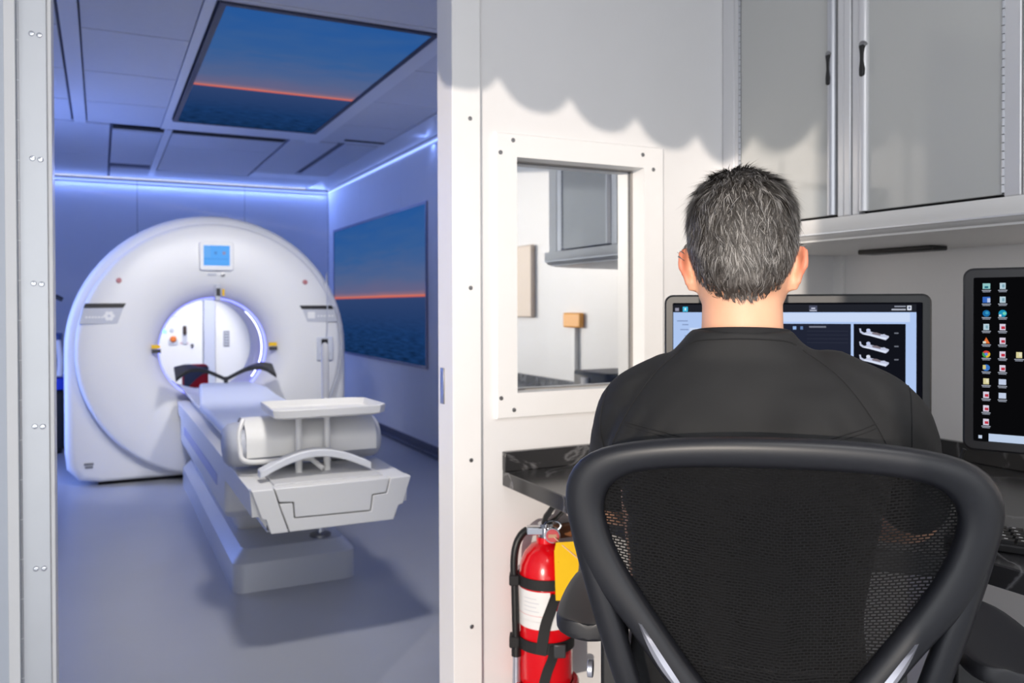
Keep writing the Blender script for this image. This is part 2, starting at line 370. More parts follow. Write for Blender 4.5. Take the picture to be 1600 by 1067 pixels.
wl = struct('wall_left', MB().box(XL-.1, XL, .42, YF, 0, CZ).box(XL-.1, XL, YB, -1.62, 0, CZ).box(XL-.1, XL, -1.62, .42, 2.30, CZ), SCANW)
struct('wall_rear', MB().box(1.4, XR, YB-.08, YB, 0, CZ).box(XL, 1.4, YB-.08, YB, 2.28, CZ), WALL)
bb = struct('baseboard_right', MB().box(XR-.018, XR, 2.2, YF, 0, .085), BASEB, bevel=.003)
MB().box(XR-.04, XR-.018, 2.2, YF, 0, .035).build('base_strip', BASEB, bb, bevel=.006)
struct('baseboard_back', MB().box(XL, XR, YF-.018, YF, 0, .085), BASEB)

# partition with doorway and observation window
P = MB()
P.box(XL, -.10, WY, WY2, 0, CZ).box(-.10, .86, WY, WY2, 2.20, CZ).box(.86, 1.042, WY, WY2, 0, CZ)
P.box(1.042, 1.486, WY, WY2, 0, .916).box(1.042, 1.486, WY, WY2, 1.589, CZ).box(1.486, XR, WY, WY2, 0, CZ)
struct('wall_front', P, WALL)
W1 = MB()
def frame_boxes(mb, xo0, xo1, zo0, zo1, xi0, xi1, zi0, zi1, y0, y1):
    mb.box(xo0, xi0, y0, y1, zo0, zo1); mb.box(xi1, xo1, y0, y1, zo0, zo1); mb.box(xi0, xi1, y0, y1, zo0, zi0); mb.box(xi0, xi1, y0, y1, zi1, zo1)
fo = [(.984, .852), (1.552, .852), (1.552, 1.648), (.984, 1.648)]; fi_ = [(1.048, .922), (1.48, .922), (1.48, 1.583), (1.048, 1.583)]
W1.loft([[(x, y, z) for x, z in q] for q, y in ((fo, WY), (fo, WY-.013), ([(x+(.003 if x < 1.2 else -.003), z+(.003 if z < 1.2 else -.003)) for x, z in fo], WY-.016), (fi_, WY-.016), (fi_, WY2))], caps=False)
win = struct('window_1', W1, TRIMW)
gk = MB()
for a, b, c, d in ((1.048, 1.0525, .922, 1.583), (1.4755, 1.48, .922, 1.583), (1.0525, 1.4755, .922, .9255), (1.0525, 1.4755, 1.5795, 1.583)): gk.box(a, b, WY+.046, WY+.0545, c, d)
gk.build('gasket', mat('grey_gasket', (150, 146, 142), .6), win)
# pane hangs a little out of true in its frame
pm = MB(); tl = math.tan(math.radians(.08)); zc = 1.25
pm.add([(x, WY+.056+(zc-z)*-tl+d, z) for d in (0, .006) for x, z in ((1.0485, .9225), (1.4795, .9225), (1.4795, 1.5825), (1.0485, 1.5825))],
       [(0, 1, 2, 3), (7, 6, 5, 4), (0, 4, 5, 1), (1, 5, 6, 2), (2, 6, 7, 3), (3, 7, 4, 0)])
tag(pm.build('pane', MIRROR, win), 'reflective observation glass')
def screw(x, y, z, r, parent, m=STEEL):
    mb = MB().lathe([(r, 0), (r, -.0012), (r*.75, -.0032), (r*.3, -.0036), (r*.28, -.0026), (.0002, -.0024)], (x, y, z), 'Y', 12)
    mb.build('screw', m, parent)
for x, z in ((.997, 1.592), (1.036, 1.629), (1.474, 1.622), (1.513, 1.58), (.997, .91), (1.037, .875), (1.474, .878), (1.513, .915)):
    screw(x, WY-.016, z, .0062, win)
t1 = struct('trim_1', MB().box(.86, .937, WY-.015, WY+.0, 0, 2.28).box(.853, .864, WY-.015, WY2+.004, 0, 2.2), TRIMW, bevel=.002)
for z in (1.677, 1.216, .745, .288): screw(.906, WY-.015, z, .006, t1)
MB().box(.849, .8535, WY2-.045, WY2-.02, .895, .995).build('strike_plate', STEEL, t1, bevel=.001)
struct('trim_2', MB().box(-.1, .86, WY-.012, WY, 2.2, 2.28), TRIMW)
# hinge side of the doorway: metal post with paired screws, piano hinge and the opened door leaf
t3 = struct('trim_3', MB().box(-.1580, -.101, WY-.018, WY2+.004, 0, 2.28), JAMB, bevel=.002)
MB().box(-.101, -.092, WY-.012, WY2+.006, 0, 2.2).build('edge_strip', TRIMW, t3, bevel=.002)
for z in (1.76, 1.49, 1.219, .908, .597, .3):
    screw(-.1295, WY-.018, z, .0060, t3, CHROME); screw(-.1145, WY-.018, z-.0015, .0060, t3, CHROME)
d1 = struct('door_1', MB().box(-1.02, -.1585, WY-.045, WY-.004, .01, 2.18), LEAF, bevel=.003)
MB().box(-.1795, -.1585, WY-.047, WY-.044, .01, 2.18).build('edge_band', TRIMW, d1, bevel=.001)
hz = .02
hg = MB().cyl((-.1565, WY-.018, .01), (-.1565, WY-.018, 2.18), .0030, 10)
hinge = hg.build('piano_hinge', JAMB, d1)
while hz < 2.15:
    MB().cyl((-.1565, WY-.0185, hz), (-.1565, WY-.0185, hz+.083), .0032, 8).build('knuckle', ALU, hinge); hz += .0862

# LED strips in the coves
LEDM = emis('led_blue_white', (140, 168, 255), 2.4)
led_r = MB().box(XR-.012, XR-.001, 2.3, YF-.01, 2.416, 2.426).build('led_strip', LEDM)
tag(led_r, 'glowing blue light strip along top of right scan room wall', 'light strip')
led_f = MB().box(XL, XR-.02, YF-.012, YF-.001, 2.417, 2.425).build('led_strip', LEDM)
tag(led_f, 'glowing blue light strip along top of far wall behind the scanner', 'light strip')

# ================================================================= SCREENS IN THE SCAN ROOM
cs = thing('ceiling_screen', 'large backlit ceiling panel showing sunset over sea', 'screen', (.96, 4.96, CZ-.02))
frc = MB(); X0, X1, Y0, Y1 = .462, 1.452, 3.70, 6.235
frc.box(X0, X0+.028, Y0, Y1, CZ-.014, CZ+.01).box(X1-.028, X1, Y0, Y1, CZ-.014, CZ+.01).box(X0+.028, X1-.028, Y0, Y0+.028, CZ-.014, CZ+.01).box(X0+.028, X1-.028, Y1-.028, Y1, CZ-.014, CZ+.01)
frc.build('frame', mat('screen_frame', (58, 62, 82), .5), cs)
pc = MB().add([(X0+.028, Y0+.028, CZ-.011), (X1-.028, Y0+.028, CZ-.011), (X1-.028, Y1-.028, CZ-.011), (X0+.028, Y1-.028, CZ-.011)], [(0, 1, 2, 3)]).build('picture_panel', SUNSET, cs, recalc=False)
planar_uv(pc, lambda c: ((c.x+.96-X0)/(X1-X0), 1-(c.y+4.96-Y0)/(Y1-Y0)))
ws = thing('wall_screen', 'large framed wall panel on right scan room wall showing sunset over sea', 'screen', (XR, 7.6, 1.32))
Y0, Y1, Z0, Z1 = 6.13, 9.02, .665, 1.985
frw = MB().box(XR-.014, XR, Y0, Y0+.022, Z0, Z1).box(XR-.014, XR, Y1-.022, Y1, Z0, Z1).box(XR-.014, XR, Y0+.022, Y1-.022, Z0, Z0+.022).box(XR-.014, XR, Y0+.022, Y1-.022, Z1-.022, Z1)
frw.build('frame', mat('screen_frame_pale', (120, 126, 160), .4), ws)
pw = MB().add([(XR-.009, Y0+.02, Z0+.02), (XR-.009, Y1-.02, Z0+.02), (XR-.009, Y1-.02, Z1-.02), (XR-.009, Y0+.02, Z1-.02)], [(0, 1, 2, 3)]).build('picture_panel', SUNSET, ws, recalc=False)
planar_uv(pw, lambda c: ((c.y+7.6-Y0)/(Y1-Y0), (c.z+1.32-Z0)/(Z1-Z0)))

# ================================================================= CT GANTRY
GX, GZ = .70, .872
gt = thing('ct_gantry', 'white ring-shaped body scanner gantry with round bore and grey name plates', 'scanner', (GX, 6.3, 0))
def g_outline(off=0, n=72):
    R = .913-off; w = .913-off; zb = .022+off*.5; rc = .15
    pts = []
    for i in range(n):
        t = 2*PI*i/n; c, s_ = math.cos(t), math.sin(t)
        if s_ >= -.05: pts.append((GX+R*c, GZ+R*s_))
        else:
            # rounded box below the axis
            hb = GZ-zb; k = min(w/max(abs(c), 1e-6), hb/max(-s_, 1e-6)); x, z = c*k, s_*k
            cx, cz = w-rc, -(hb-rc)
            if abs(x) > cx and z < cz:
                sx = 1 if x > 0 else -1
                # intersect ray with corner circle
                ox, oz = sx*cx, cz; b_ = c*ox+s_*oz; d_ = b_*b_-(ox*ox+oz*oz-rc*rc)
                if d_ > 0: k = b_+math.sqrt(d_); x, z = c*k, s_*k
            pts.append((GX+x, GZ+z))
    return pts
rings = []
for y, o in ((5.995, .065), (6.003, .03), (6.03, .006), (6.07, 0), (6.66, 0), (6.72, .02), (6.75, .06)):
    rings.append([(x, y, z) for x, z in g_outline(o)])
n = 72
circ = lambda r, y: [(GX+r*math.cos(2*PI*i/n), y, GZ+r*math.sin(2*PI*i/n)) for i in range(n)]
allr = [circ(.425, 6.0)]+rings+[circ(.40, 6.75), circ(.345, 6.70)]
MB().loft(allr, caps=False).build('housing', GWHITE, gt, ang=50)
MB().lathe([(.832, 6.01), (.846, 5.965), (.848, 5.932), (.842, 5.914), (.82, 5.902), (.72, 5.888), (.60, 5.880), (.52, 5.884), (.46, 5.902), (.415, 5.935), (.38, 5.985), (.360, 6.03), (.352, 6.075)], (GX, 0, GZ), 'Y', 96).build('front_cover', GWHITE, gt, ang=60)
MB().lathe([(.352, 6.075), (.343, 6.10), (.343, 6.68), (.37, 6.73), (.41, 6.752)], (GX, 0, GZ), 'Y', 80).build('bore_tunnel', TUNNEL, gt, ang=60)
MB().lathe([(.3515, 6.062), (.346, 6.075), (.3425, 6.095)], (GX, 0, GZ), 'Y', 80).build('bore_light_ring', emis('ring_glow', (120, 128, 255), 3.0), gt)
MB().lathe([(.341, 6.17), (.341, 6.20)], (GX, 0, GZ), 'Y', 40, a0=math.radians(-38), a1=math.radians(48)).build('bore_light_arc', emis('arc_glow', (205, 210, 255), 7), gt)
MB().box(GX-.72, GX+.72, 6.06, 6.68, 0, .03).build('plinth', DARK, gt)
fy = 5.868
dp = MB().prism([(.70+u, 1.50+v) for u, v in rrect(.108, .096, .016)], lambda u, v, d: (u, d, v), fy-.012, 5.90).build('status_display', GWHITE, gt, bevel=.004)
MB().box(.617, .783, fy-.0135, fy-.0120, 1.436, 1.570).build('display_screen', emis('display_blue', (96, 172, 250), 1.0), dp)
for x0, x1, z0, z1, c in ((.62, .66, 1.49, 1.566, (112, 180, 252)), (.684, .702, 1.51, 1.53, (92, 150, 222)), (.736, .756, 1.51, 1.53, (150, 150, 190)), (.62, .77, 1.478, 1.482, (84, 150, 232))):
    MB().box(x0, x1, fy-.0142, fy-.0135, z0, z1).build('display_field', emis('display_tint%d' % c[0], c, .95), dp)
MB().box(.645, .70, fy+.008, fy+.03, 1.372, 1.386).build('vent_mark', GGREY, gt); MB().lathe([(.0001, fy+.006), (.013, fy+.007), (.013, fy+.03)], (.742, 0, 1.376), 'Y', 14).build('sensor', STEEL, gt)
cm = MB().box(.690, .728, 5.872, 5.93, 1.20, 1.315).build('laser_camera', GGREY, gt, bevel=.008)
MB().box(.697, .722, 5.868, 5.874, 1.235, 1.285).build('camera_window', BLACKP, cm)
MB().box(.737, .752, 5.885, 5.90, 1.235, 1.28).build('warning_sticker', YEL, gt)
for sx in (-1, 1):
    xc = GX+sx*.375
    MB().box(xc-.026, xc+.026, 5.925, 5.945, .887, .912).build('warning_sticker', YEL, gt)
    MB().box(xc-.024, xc+.030, 5.925, 5.945, .858, .882).build('caution_label', INK, gt)
    MB().lathe([(.0001, 5.876), (.014, 5.877), (.017, 5.885), (.017, 5.91)], (GX+sx*.592, 0, 1.332), 'Y', 16).build('stop_button', mat('button_rose', (190, 120, 124), .4), gt)
# name plates
def plate(poly, name, m, d=5.884, t=.02, parent=gt): return MB().prism(poly, lambda u, v, q: (u, q, v), d, d+t).build(name, m, parent, bevel=.002)
plate([(-.085, 1.185), (.149, 1.185), (.132, 1.157), (-.096, 1.157)], 'name_plate_bar', BLACKP, 5.880)
npl = plate([(-.096, 1.156), (.132, 1.156), (.104, 1.055), (-.122, 1.055)], 'name_plate', GGREY, 5.882)
for i in range(6): MB().box(-.085+i*.018, -.072+i*.018, 5.880, 5.883, 1.092, 1.103).build('plate_letter', LABELW, npl)
for i in range(6):
    a = i*PI/3; MB().lathe([(.0001, 5.8795), (.013, 5.880), (.013, 5.883)], (.05+.020*math.cos(a), 0, 1.105+.020*math.sin(a)), 'Y', 10).build('emblem_petal', LABELW, npl)
plate([(1.250, 1.168), (1.478, 1.168), (1.492, 1.142), (1.266, 1.142)], 'name_plate_bar', BLACKP, 5.880)
npr = plate([(1.266, 1.141), (1.492, 1.141), (1.520, 1.052), (1.292, 1.052)], 'name_plate', GGREY, 5.882)
for i in range(5): MB().box(1.375+i*.022+(.012 if i > 2 else 0), 1.390+i*.022+(.012 if i > 2 else 0), 5.880, 5.883, 1.088, 1.099).build('plate_letter', LABELW, npr)
MB().prism([(1.333+u, 1.10+v) for u, v in rrect(.026, .024, .006)], lambda u, v, d: (u, d, v), 5.880, 5.884).build('plate_emblem', LABELW, npr)
cb = MB().box(1.368, 1.485, 5.868, 5.93, .775, .945).build('control_box', mat('control_box_grey', (206, 210, 220), .4), gt, bevel=.01)
MB().box(1.40, 1.445, 5.864, 5.87, .86, .93).build('keypad', BLACKP, cb)
for i in range(3): MB().box(1.385+i*.03, 1.405+i*.03, 5.864, 5.87, .815, .835).build('button', GGREY, cb)
MB().tube(smooth_path([(1.44, 5.878, 1.40), (1.445, 5.874, 1.25), (1.44, 5.868, 1.0), (1.43, 5.868, .93)]), .004, 8).build('cable', GGREY, gt)
MB().tube(smooth_path([(1.50, 5.89, 1.16), (1.545, 5.92, 1.0), (1.555, 5.93, .85), (1.53, 5.92, .68), (1.46, 5.90, .50), (1.40, 5.89, .42)]), .006, 8).build('cable', GGREY, gt)
MB().box(-.10, -.045, 5.988, 6.0, .145, .158).build('badge', STEEL, gt); MB().box(-.095, -.05, 5.988, 6.0, .125, .138).build('badge', STEEL, gt)

# ================================================================= SCANNER TABLE
tb = thing('patient_table', 'white patient table on grey metal base running into the scanner bore', 'table', (.725, 4.6, 0))
def yrect(x0, x1, y0, y1, z, r=.05, ins=0):
    w, h = (x1-x0)/2-ins, (y1-y0)/2-ins
    return [((x0+x1)/2+u, (y0+y1)/2+v, z) for u, v in rrect(w, h, r, 4)]
MB().loft([yrect(.475, .982, 3.5, 5.84, .0), yrect(.475, .982, 3.5, 5.84, .118), yrect(.475, .982, 3.5, 5.84, .126, ins=.005), yrect(.475, .982, 3.5, 5.84, .168, ins=.040), yrect(.475, .982, 3.5, 5.84, .170, ins=.050)]).build('base', GREYM, tb, ang=30)
MB().loft([yrect(.545, .915, 3.86, 5.78, .168, .03), yrect(.51, .95, 3.76, 5.82, .262, .03)]).build('pedestal', TWHITE, tb)
MB().loft([yrect(.480, .970, 3.72, 5.83, .262, .03), yrect(.462, .988, 3.66, 5.84, .30, .03), yrect(.462, .988, 3.64, 5.84, .48, .03)]).build('body', TWHITE, tb, bevel=.004)
MB().box(.458, .464, 3.9, 5.5, .37, .42).build('side_stripe', mat('lavender_stripe', (176, 182, 220), .4), tb, bevel=.002)
# long top frame with flared sides
def tsec(y, s=0):
    return [(.445+s, y, .548), (.452+s, y, .545-.09), (.475+s, y, .455), (.475+s, y, .452), (.508+s, y, .40), (.942-s, y, .40), (.972-s, y, .452), (.975-s, y, .455), (.998-s, y, .545-.09), (1.005-s, y, .548)]
MB().loft([tsec(2.89), tsec(5.84)]).build('top_frame', TWHITE, tb, bevel=.004)
MB().box(.51, .94, 2.95, 3.7, .385, .402).build('under_tray', GREYM, tb)
# stepped end cap pieces with open joints
capL = [(.445, .553), (.517, .553), (.532, .503), (.566, .402), (.508, .402), (.492, .452), (.478, .456)]
capR = [(1.003, .553), (.926, .553), (.912, .499), (.862, .497), (.854, .441), (.584, .446), (.580, .499), (.536, .501), (.570, .402), (.936, .402), (.955, .452), (.972, .456)]
insr = [(.521, .553), (.922, .553), (.908, .503), (.858, .501), (.850, .445), (.588, .450), (.584, .503), (.536, .507)]
for nm, po, d in (('end_cap', capL, 0), ('end_cap', capR, 0), ('end_cap_insert', insr, .001)):
    MB().prism(po, lambda u, v, q: (u, q, v), 2.852-d, 2.905).build(nm, TWHITE, tb, bevel=.003)
MB().box(.50, .95, 2.87, 2.90, .41, .545).build('end_core', mat('joint_grey', (120, 118, 116), .6), tb)
MB().box(.53, .915, 2.91, 3.25, .546, .557).build('foot_plate', mat('plate_grey', (214, 213, 212), .4), tb, bevel=.004)
# cradle: shallow trough that runs into the bore
def cradle(y, zt, w):
    pts = []
    for i in range(13):
        t = -1+i/6; pts.append((.725+w*t, y, zt-.045*(1-t*t)))
    for i in range(13):
        t = 1-i/6; pts.append((.725+(w-.0)*t, y, zt-.06*(1-t*t)-.012))
    return pts
MB().loft([cradle(3.28, .592, .235), cradle(4.6, .598, .235), cradle(6.5, .60, .22)]).build('cradle', TWHITE, tb)
MB().cyl((.85, 3.60, .165), (.85, 3.60, .40), .018, 20).build('lift_rod', CHROME, tb); MB().lathe([(.045, .168), (.045, .180), (.03, .186), (.02, .186)], (.85, 3.60, 0), 'Z', 24).build('rod_collar', STEEL, tb)
MB().lathe([(.035, .36), (.035, .402)], (.85, 3.60, 0), 'Z', 20, caps=True).build('rod_collar', GGREY, tb)
# pad
def padr(y, zt, w, h):
    return [(.725+u, y, zt+v) for u, v in rrect(w, h, min(h*.8, .02), 4)]
tag(MB().loft([padr(3.45, .60, .225, .018), padr(3.5, .602, .235, .028), padr(4.9, .604, .235, .028), padr(5.05, .612, .22, .03), padr(5.25, .64, .20, .03), padr(5.62, .648, .165, .025), padr(5.70, .640, .15, .02)]).build('mattress', PAD),
    'pale blue white vinyl mattress lying on the patient table', 'mattress')
# bolster with a paper sheet
tag(MB().loft([[(x, 3.27+s*.125*math.cos(t)*1.0, .645+s*.083*math.sin(t)) for t in [2*PI*i/24 for i in range(24)]] for x, s in ((.405, .3), (.412, .75), (.428, .95), (.455, 1), (.965, 1), (.985, .95), (.995, .6))]).build('bolster', PADG, ang=80),
    'grey roll cushion lying across the foot of the patient table', 'cushion')
def sheet_path(r):
    pts = [(3.27-.127-r, .612)]
    for i in range(17): t = PI-(PI+.30)*i/16; pts.append((3.27+(.127+r)*math.cos(t), .660+(.082+r)*math.sin(t)))
    return pts
sh = MB(); pr = sheet_path(.003)+sheet_path(0)[::-1]
sh.loft([[(x, a, b) for a, b in pr] for x in (.474, .60, .75, .962)])
tag(sh.build('paper_sheet', SHEET, ang=60), 'white paper sheet draped over the grey roll cushion', 'sheet')
hw = smooth_path([(.652, 3.135, .60), (.60, 3.125, .60), (.50, 3.12, .60), (.458, 3.13, .612), (.452, 3.15, .65), (.452, 3.17, .70), (.47, 3.2, .745)], 5)
# instrument tray on two posts, with wire holder
tr = thing('instrument_tray', 'white rimmed tray on two posts above the roll cushion', 'tray', (.70, 3.1, .553))
tp = [(.565, 3.275), (.905, 3.225), (.93, 3.06), (.895, 2.965), (.555, 2.995)]
def tray_ring(s, z):
    cx, cy = .74, 3.11; return [(cx+(x-cx)*s, cy+(y-cy)*s, z) for x, y in ((.545, 3.275), (.575, 3.285), (.90, 3.265), (.945, 3.235), (.955, 3.0), (.925, 2.965), (.57, 2.965), (.54, 2.985))]
MB().loft([tray_ring(.90, .766), tray_ring(.985, .772), tray_ring(1.0, .800), tray_ring(.975, .803), tray_ring(.945, .776), tray_ring(.6, .775)]).build('tray_top', TWHITE, tr, bevel=.003)
for x in (.649, .754):
    MB().lathe([(.012, .548), (.0135, .60), (.0115, .70), (.011, .775)], (x, 3.08, 0), 'Z', 14, caps=True).build('post', TWHITE, tr)
    MB().cyl((x, 3.08, .557), (x, 3.08, .575), .012, 14).build('post_foot', mat('brass_foot', (206, 188, 168), .4, .4), tr)
MB().tube(hw, .009, 8).build('wire_holder', TWHITE, tr)
MB().tube([(.652, 3.135, .60), (.70, 3.10, .598), (.735, 3.06, .566)], .010, 8).build('brace', TWHITE, tr)
arch = [(x, 3.0+.0*x, .563+.062*math.cos((x-.70)/.20*PI/2)) for x in np.linspace(.50, .90, 15)]
am = MB(); am.loft([[(x-.004, 3.045-.02*math.cos((x-.7)/.2*PI/2)*0, z), (x-.004, 3.045, z+.026), (x-.004, 2.985, z+.026), (x-.004, 2.985, z)] for x, y, z in arch])
tag(am.build('arched_strap', mat('strap_white', (224, 225, 228), .45), bevel=.004), 'white arched band over the foot plate of the table', 'strap')
# black head support
hd_ = thing('arm_support', 'black winged arm support at the scanner end of the mattress', 'support', (.72, 5.6, .67))
def wing(sx):
    rows = []
    for i in range(11):
        t = i/10; x = .72+sx*(.01+.295*t); z = .700+.085*math.sin(min(t*1.15, 1)*PI/2)-.025*max(0, t-.75)/.25; w = .016+.055*max(0, (t-.30)/.70)
        tilt = .75*max(0, (t-.35)/.65); q_ = .012
        for_ = []
        rows.append([(x+sx*0, 5.60-w, z-w*tilt-q_), (x, 5.60+w, z+w*tilt*.2-q_), (x, 5.60+w, z+w*tilt*.2+q_), (x, 5.60-w, z-w*tilt+q_)])
    return MB().loft(rows)
for sx in (-1, 1): wing(sx).build('wing', BLACKP, hd_, bevel=.003)
MB().box(.708, .732, 5.585, 5.615, .655, .712).build('stem', BLACKP, hd_, bevel=.004)
ivp = thing('side_post', 'white upright tube post clamped to right side of the patient table', 'post', (1.03, 4.24, .5))
MB().tube([(1.03, 4.24, .47), (1.03, 4.24, .95), (1.03, 4.245, .968), (1.03, 4.25, .975)], [.019, .019, .016, .008], 16).build('tube', TWHITE, ivp)
MB().box(1.003, 1.05, 4.215, 4.265, .47, .535).build('clamp', GGREY, ivp, bevel=.006)

# ================================================================= THINGS BEHIND THE GANTRY
wc = thing('wall_control_panel', 'white wall panel with knobs seen through the bore', 'control panel', (.76, 9.29, .3))
MB().box(.40, .955, 9.25, 9.298, .30, 1.42).build('panel', CABW, wc, bevel=.005)
MB().lathe([(.0001, 9.235), (.016, 9.236), (.02, 9.25)], (.595, 0, .905), 'Y', 14).build('green_lamp', emis('green_lamp', (120, 255, 220), 3.0), wc)
MB().lathe([(.0001, 9.215), (.026, 9.218), (.032, 9.23), (.032, 9.25)], (.672, 0, .825), 'Y', 16).build('orange_knob', mat('knob_orange', (226, 120, 50), .4), wc)
MB().prism([(.672+u, .792+v) for u, v in rrect(.045, .03, .012)], lambda u, v, d: (u, d, v), 9.24, 9.252).build('knob_plate', GGREY, wc)
MB().lathe([(.0001, 9.235), (.02, 9.236), (.024, 9.25)], (.66, 0, .915), 'Y', 14).build('dial', GGREY, wc)
hs = MB().box(.765, .80, 9.205, 9.25, .87, .96).build('handset', mat('handset_brown', (60, 46, 40), .5), wc, bevel=.01)
MB().box(.76, .805, 9.235, 9.25, .77, .865).build('handset_base', GGREY, wc)
MB().lathe([(.0001, 9.225), (.014, 9.226), (.016, 9.25)], (.855, 0, .755), 'Y', 12).build('knob', INK, wc)
MB().box(.64, .72, 9.245, 9.252, 1.05, 1.06).build('label_strip', GGREY, wc); MB().box(.74, .82, 9.245, 9.252, .775, .785).build('label_strip', mat('label_rose', (206, 160, 168), .5), wc)
tag(MB().box(.965, 1.075, 9.16, 9.299, .0, 1.42).build('wall_pillar', mat('pillar_grey', (196, 200, 214), .5), bevel=.004), 'pale grey vertical duct on the far wall seen through the bore', 'duct')
wd = thing('wall_cupboard', 'white cupboard door with grey vent plate on far wall', 'cupboard', (1.25, 9.29, .3))
MB().box(1.085, 1.50, 9.24, 9.299, .25, 1.42).build('door', CABW, wd, bevel=.005)
MB().box(1.165, 1.225, 9.232, 9.242, .735, .90).build('vent_plate', mat('vent_grey', (130, 132, 140), .5), wd, bevel=.003)
for i in range(5): MB().box(1.172, 1.218, 9.229, 9.233, .75+i*.03, .765+i*.03).build('louvre', GGREY, wd)
tag(MB().box(.50, 1.10, 8.05, 8.62, 0, .40).build('supply_trolley', CABW, bevel=.02), 'low white supply trolley behind the scanner', 'trolley')
rb = thing('red_bag', 'red and grey equipment bag on the white trolley behind the scanner', 'bag', (.80, 8.3, .40))
MB().box(.685, .905, 8.24, 8.42, .402, .615).build('bag_body', mat('bag_red', (224, 12, 18), .6), rb, bevel=.025)
MB().prism([(.690, .41), (.72, .41), (.80, .49), (.85, .53), (.905, .54), (.905, .60), (.69, .605)], lambda u, v, d: (u, d, v), 8.225, 8.243).build('grey_flap', mat('bag_grey', (86, 84, 88), .6), rb, bevel=.004)
ec = thing('equipment_cart', 'dark equipment cart with blue drawer beside left edge of scanner', 'cart', (-.45, 7.6, 0))
MB().box(-.62, -.26, 7.45, 7.95, .04, .50).build('body', BLACKM, ec, bevel=.01)
MB().box(-.62, -.26, 7.45, 7.95, .505, .60).build('drawer', mat('drawer_blue', (20, 60, 200), .4), ec, bevel=.01)
MB().box(-.60, -.28, 7.50, 7.93, .605, .95).build('upper_unit', mat('unit_slate', (54, 76, 130), .5), ec, bevel=.02)
MB().tube(smooth_path([(-.30, 7.42, .90), (-.285, 7.40, .75), (-.29, 7.40, .62)]), .022, 10).build('white_hose', TWHITE, ec)
MB().tube(smooth_path([(-.44, 7.6, .95), (-.42, 7.6, 1.15), (-.36, 7.6, 1.25), (-.27, 7.6, 1.22)]), .018, 8).build('gooseneck', INK, ec)
for x in (-.58, -.30):
    for y in (7.5, 7.9): MB().cyl((x-.015, y, .025), (x+.015, y, .025), .025, 12).build('caster', BLACKP, ec)
flp = thing('floor_valve', 'small dark fitting on floor by the right scan room baseboard', 'fitting', (2.24, 7.45, 0))
MB().box(2.19, 2.26, 7.42, 7.50, 0, .07).build('body', INK, flp, bevel=.008); MB().cyl((2.12, 7.46, .04), (2.19, 7.46, .04), .02, 12).build('nozzle', mat('fitting_beige', (180, 172, 160), .5), flp)

# ================================================================= UPPER CABINETS
CX = 1.80
cab = thing('wall_cabinet', 'aluminium framed wall cabinet with two glossy grey doors above the desk', 'cabinet', (2.05, 1.56, 1.345))
MB().box(CX+.02, XR-.002, 1.03, 2.098, 1.345, 2.44).build('carcass', CABW, cab)
# lower rail with rounded lip
lip = [(CX-.006, 1.405), (CX-.006, 1.368), (CX+.012, 1.352), (CX+.05, 1.343), (CX+.12, 1.340), (XR-.003, 1.335), (XR-.003, 1.350), (CX+.02, 1.405)]
MB().prism(lip, lambda u, v, d: (u, d, v), 1.02, 2.098).build('bottom_rail', CABW, cab, ang=50)
MB().box(CX-.010, CX, 1.02, 2.098, 1.362, 1.366).build('rail_bead', ALUW, cab)
def stile(y0, y1, m=ALUW, x=CX-.006, z0=1.405): return MB().box(x, CX+.03, y0, y1, z0, 2.44).build('stile', m, cab, bevel=.003)
stile(2.045, 2.098); stile(2.022, 2.043)
stile(1.612, 1.634); stile(1.588, 1.609, x=CX-.010); stile(1.563, 1.585)
stile(1.132, 1.170); stile(1.06, 1.128, CABW)
def door(y0, y1, hinge_far, lz, edge_m):
    d = MB().box(CX-.002, CX+.016, y0, y1, 1.412, 2.43).build('door', GLOSSG, cab, bevel=.002)
    ye = y0 if hinge_far else y1
    s = 1 if hinge_far else -1
    e = MB().tube([(CX-.004, ye+s*.013, 1.412), (CX-.004, ye+s*.013, 2.43)], .0135, 14).build('door_edge', edge_m, d)
    yh = y1 if hinge_far else y0
    z = 1.415
    hg = MB().cyl((CX-.003, yh+s*.004, 1.412), (CX-.003, yh+s*.004, 2.43), .0032, 8).build('piano_hinge', INK, d)
    z = 1.415
    while z < 2.42:
        MB().cyl((CX-.0035, yh+s*.004, z), (CX-.0035, yh+s*.004, z+.0165), .0045, 8).build('hinge_knuckle', ALU, d); z += .0185
    yl = ye+s*.012
    MB().lathe([(.0001, CX-.020), (.008, CX-.019), (.010, CX-.014), (.010, CX-.002)], (0, yl+s*.004, lz+.038), 'X', 14).build('latch_boss', STEEL, d)
    MB().loft([[(CX-.021, yl+s*(.004+a), z), (CX-.021, yl+s*(.004-a), z), (CX-.004, yl+s*(.004-a), z), (CX-.004, yl+s*(.004+a), z)] for a, z in ((.008, lz+.036), (.0045, lz+.015), (.004, lz-.005), (.007, lz-.026), (.0065, lz-.042), (.003, lz-.046))]).build('latch', BLACKP, d, bevel=.002)
    return d
door(1.640, 2.018, True, 1.812, ALU)
door(1.176, 1.560, False, 1.808, ALUW)
MB().box(CX+.018, XR, 1.17, 2.05, 1.404, 1.414).build('shadow_gap', DARK, cab)
MB().box(2.13, 2.20, 1.60, 1.86, 1.323, 1.338).build('under_light', BLACKP, cab, bevel=.004)
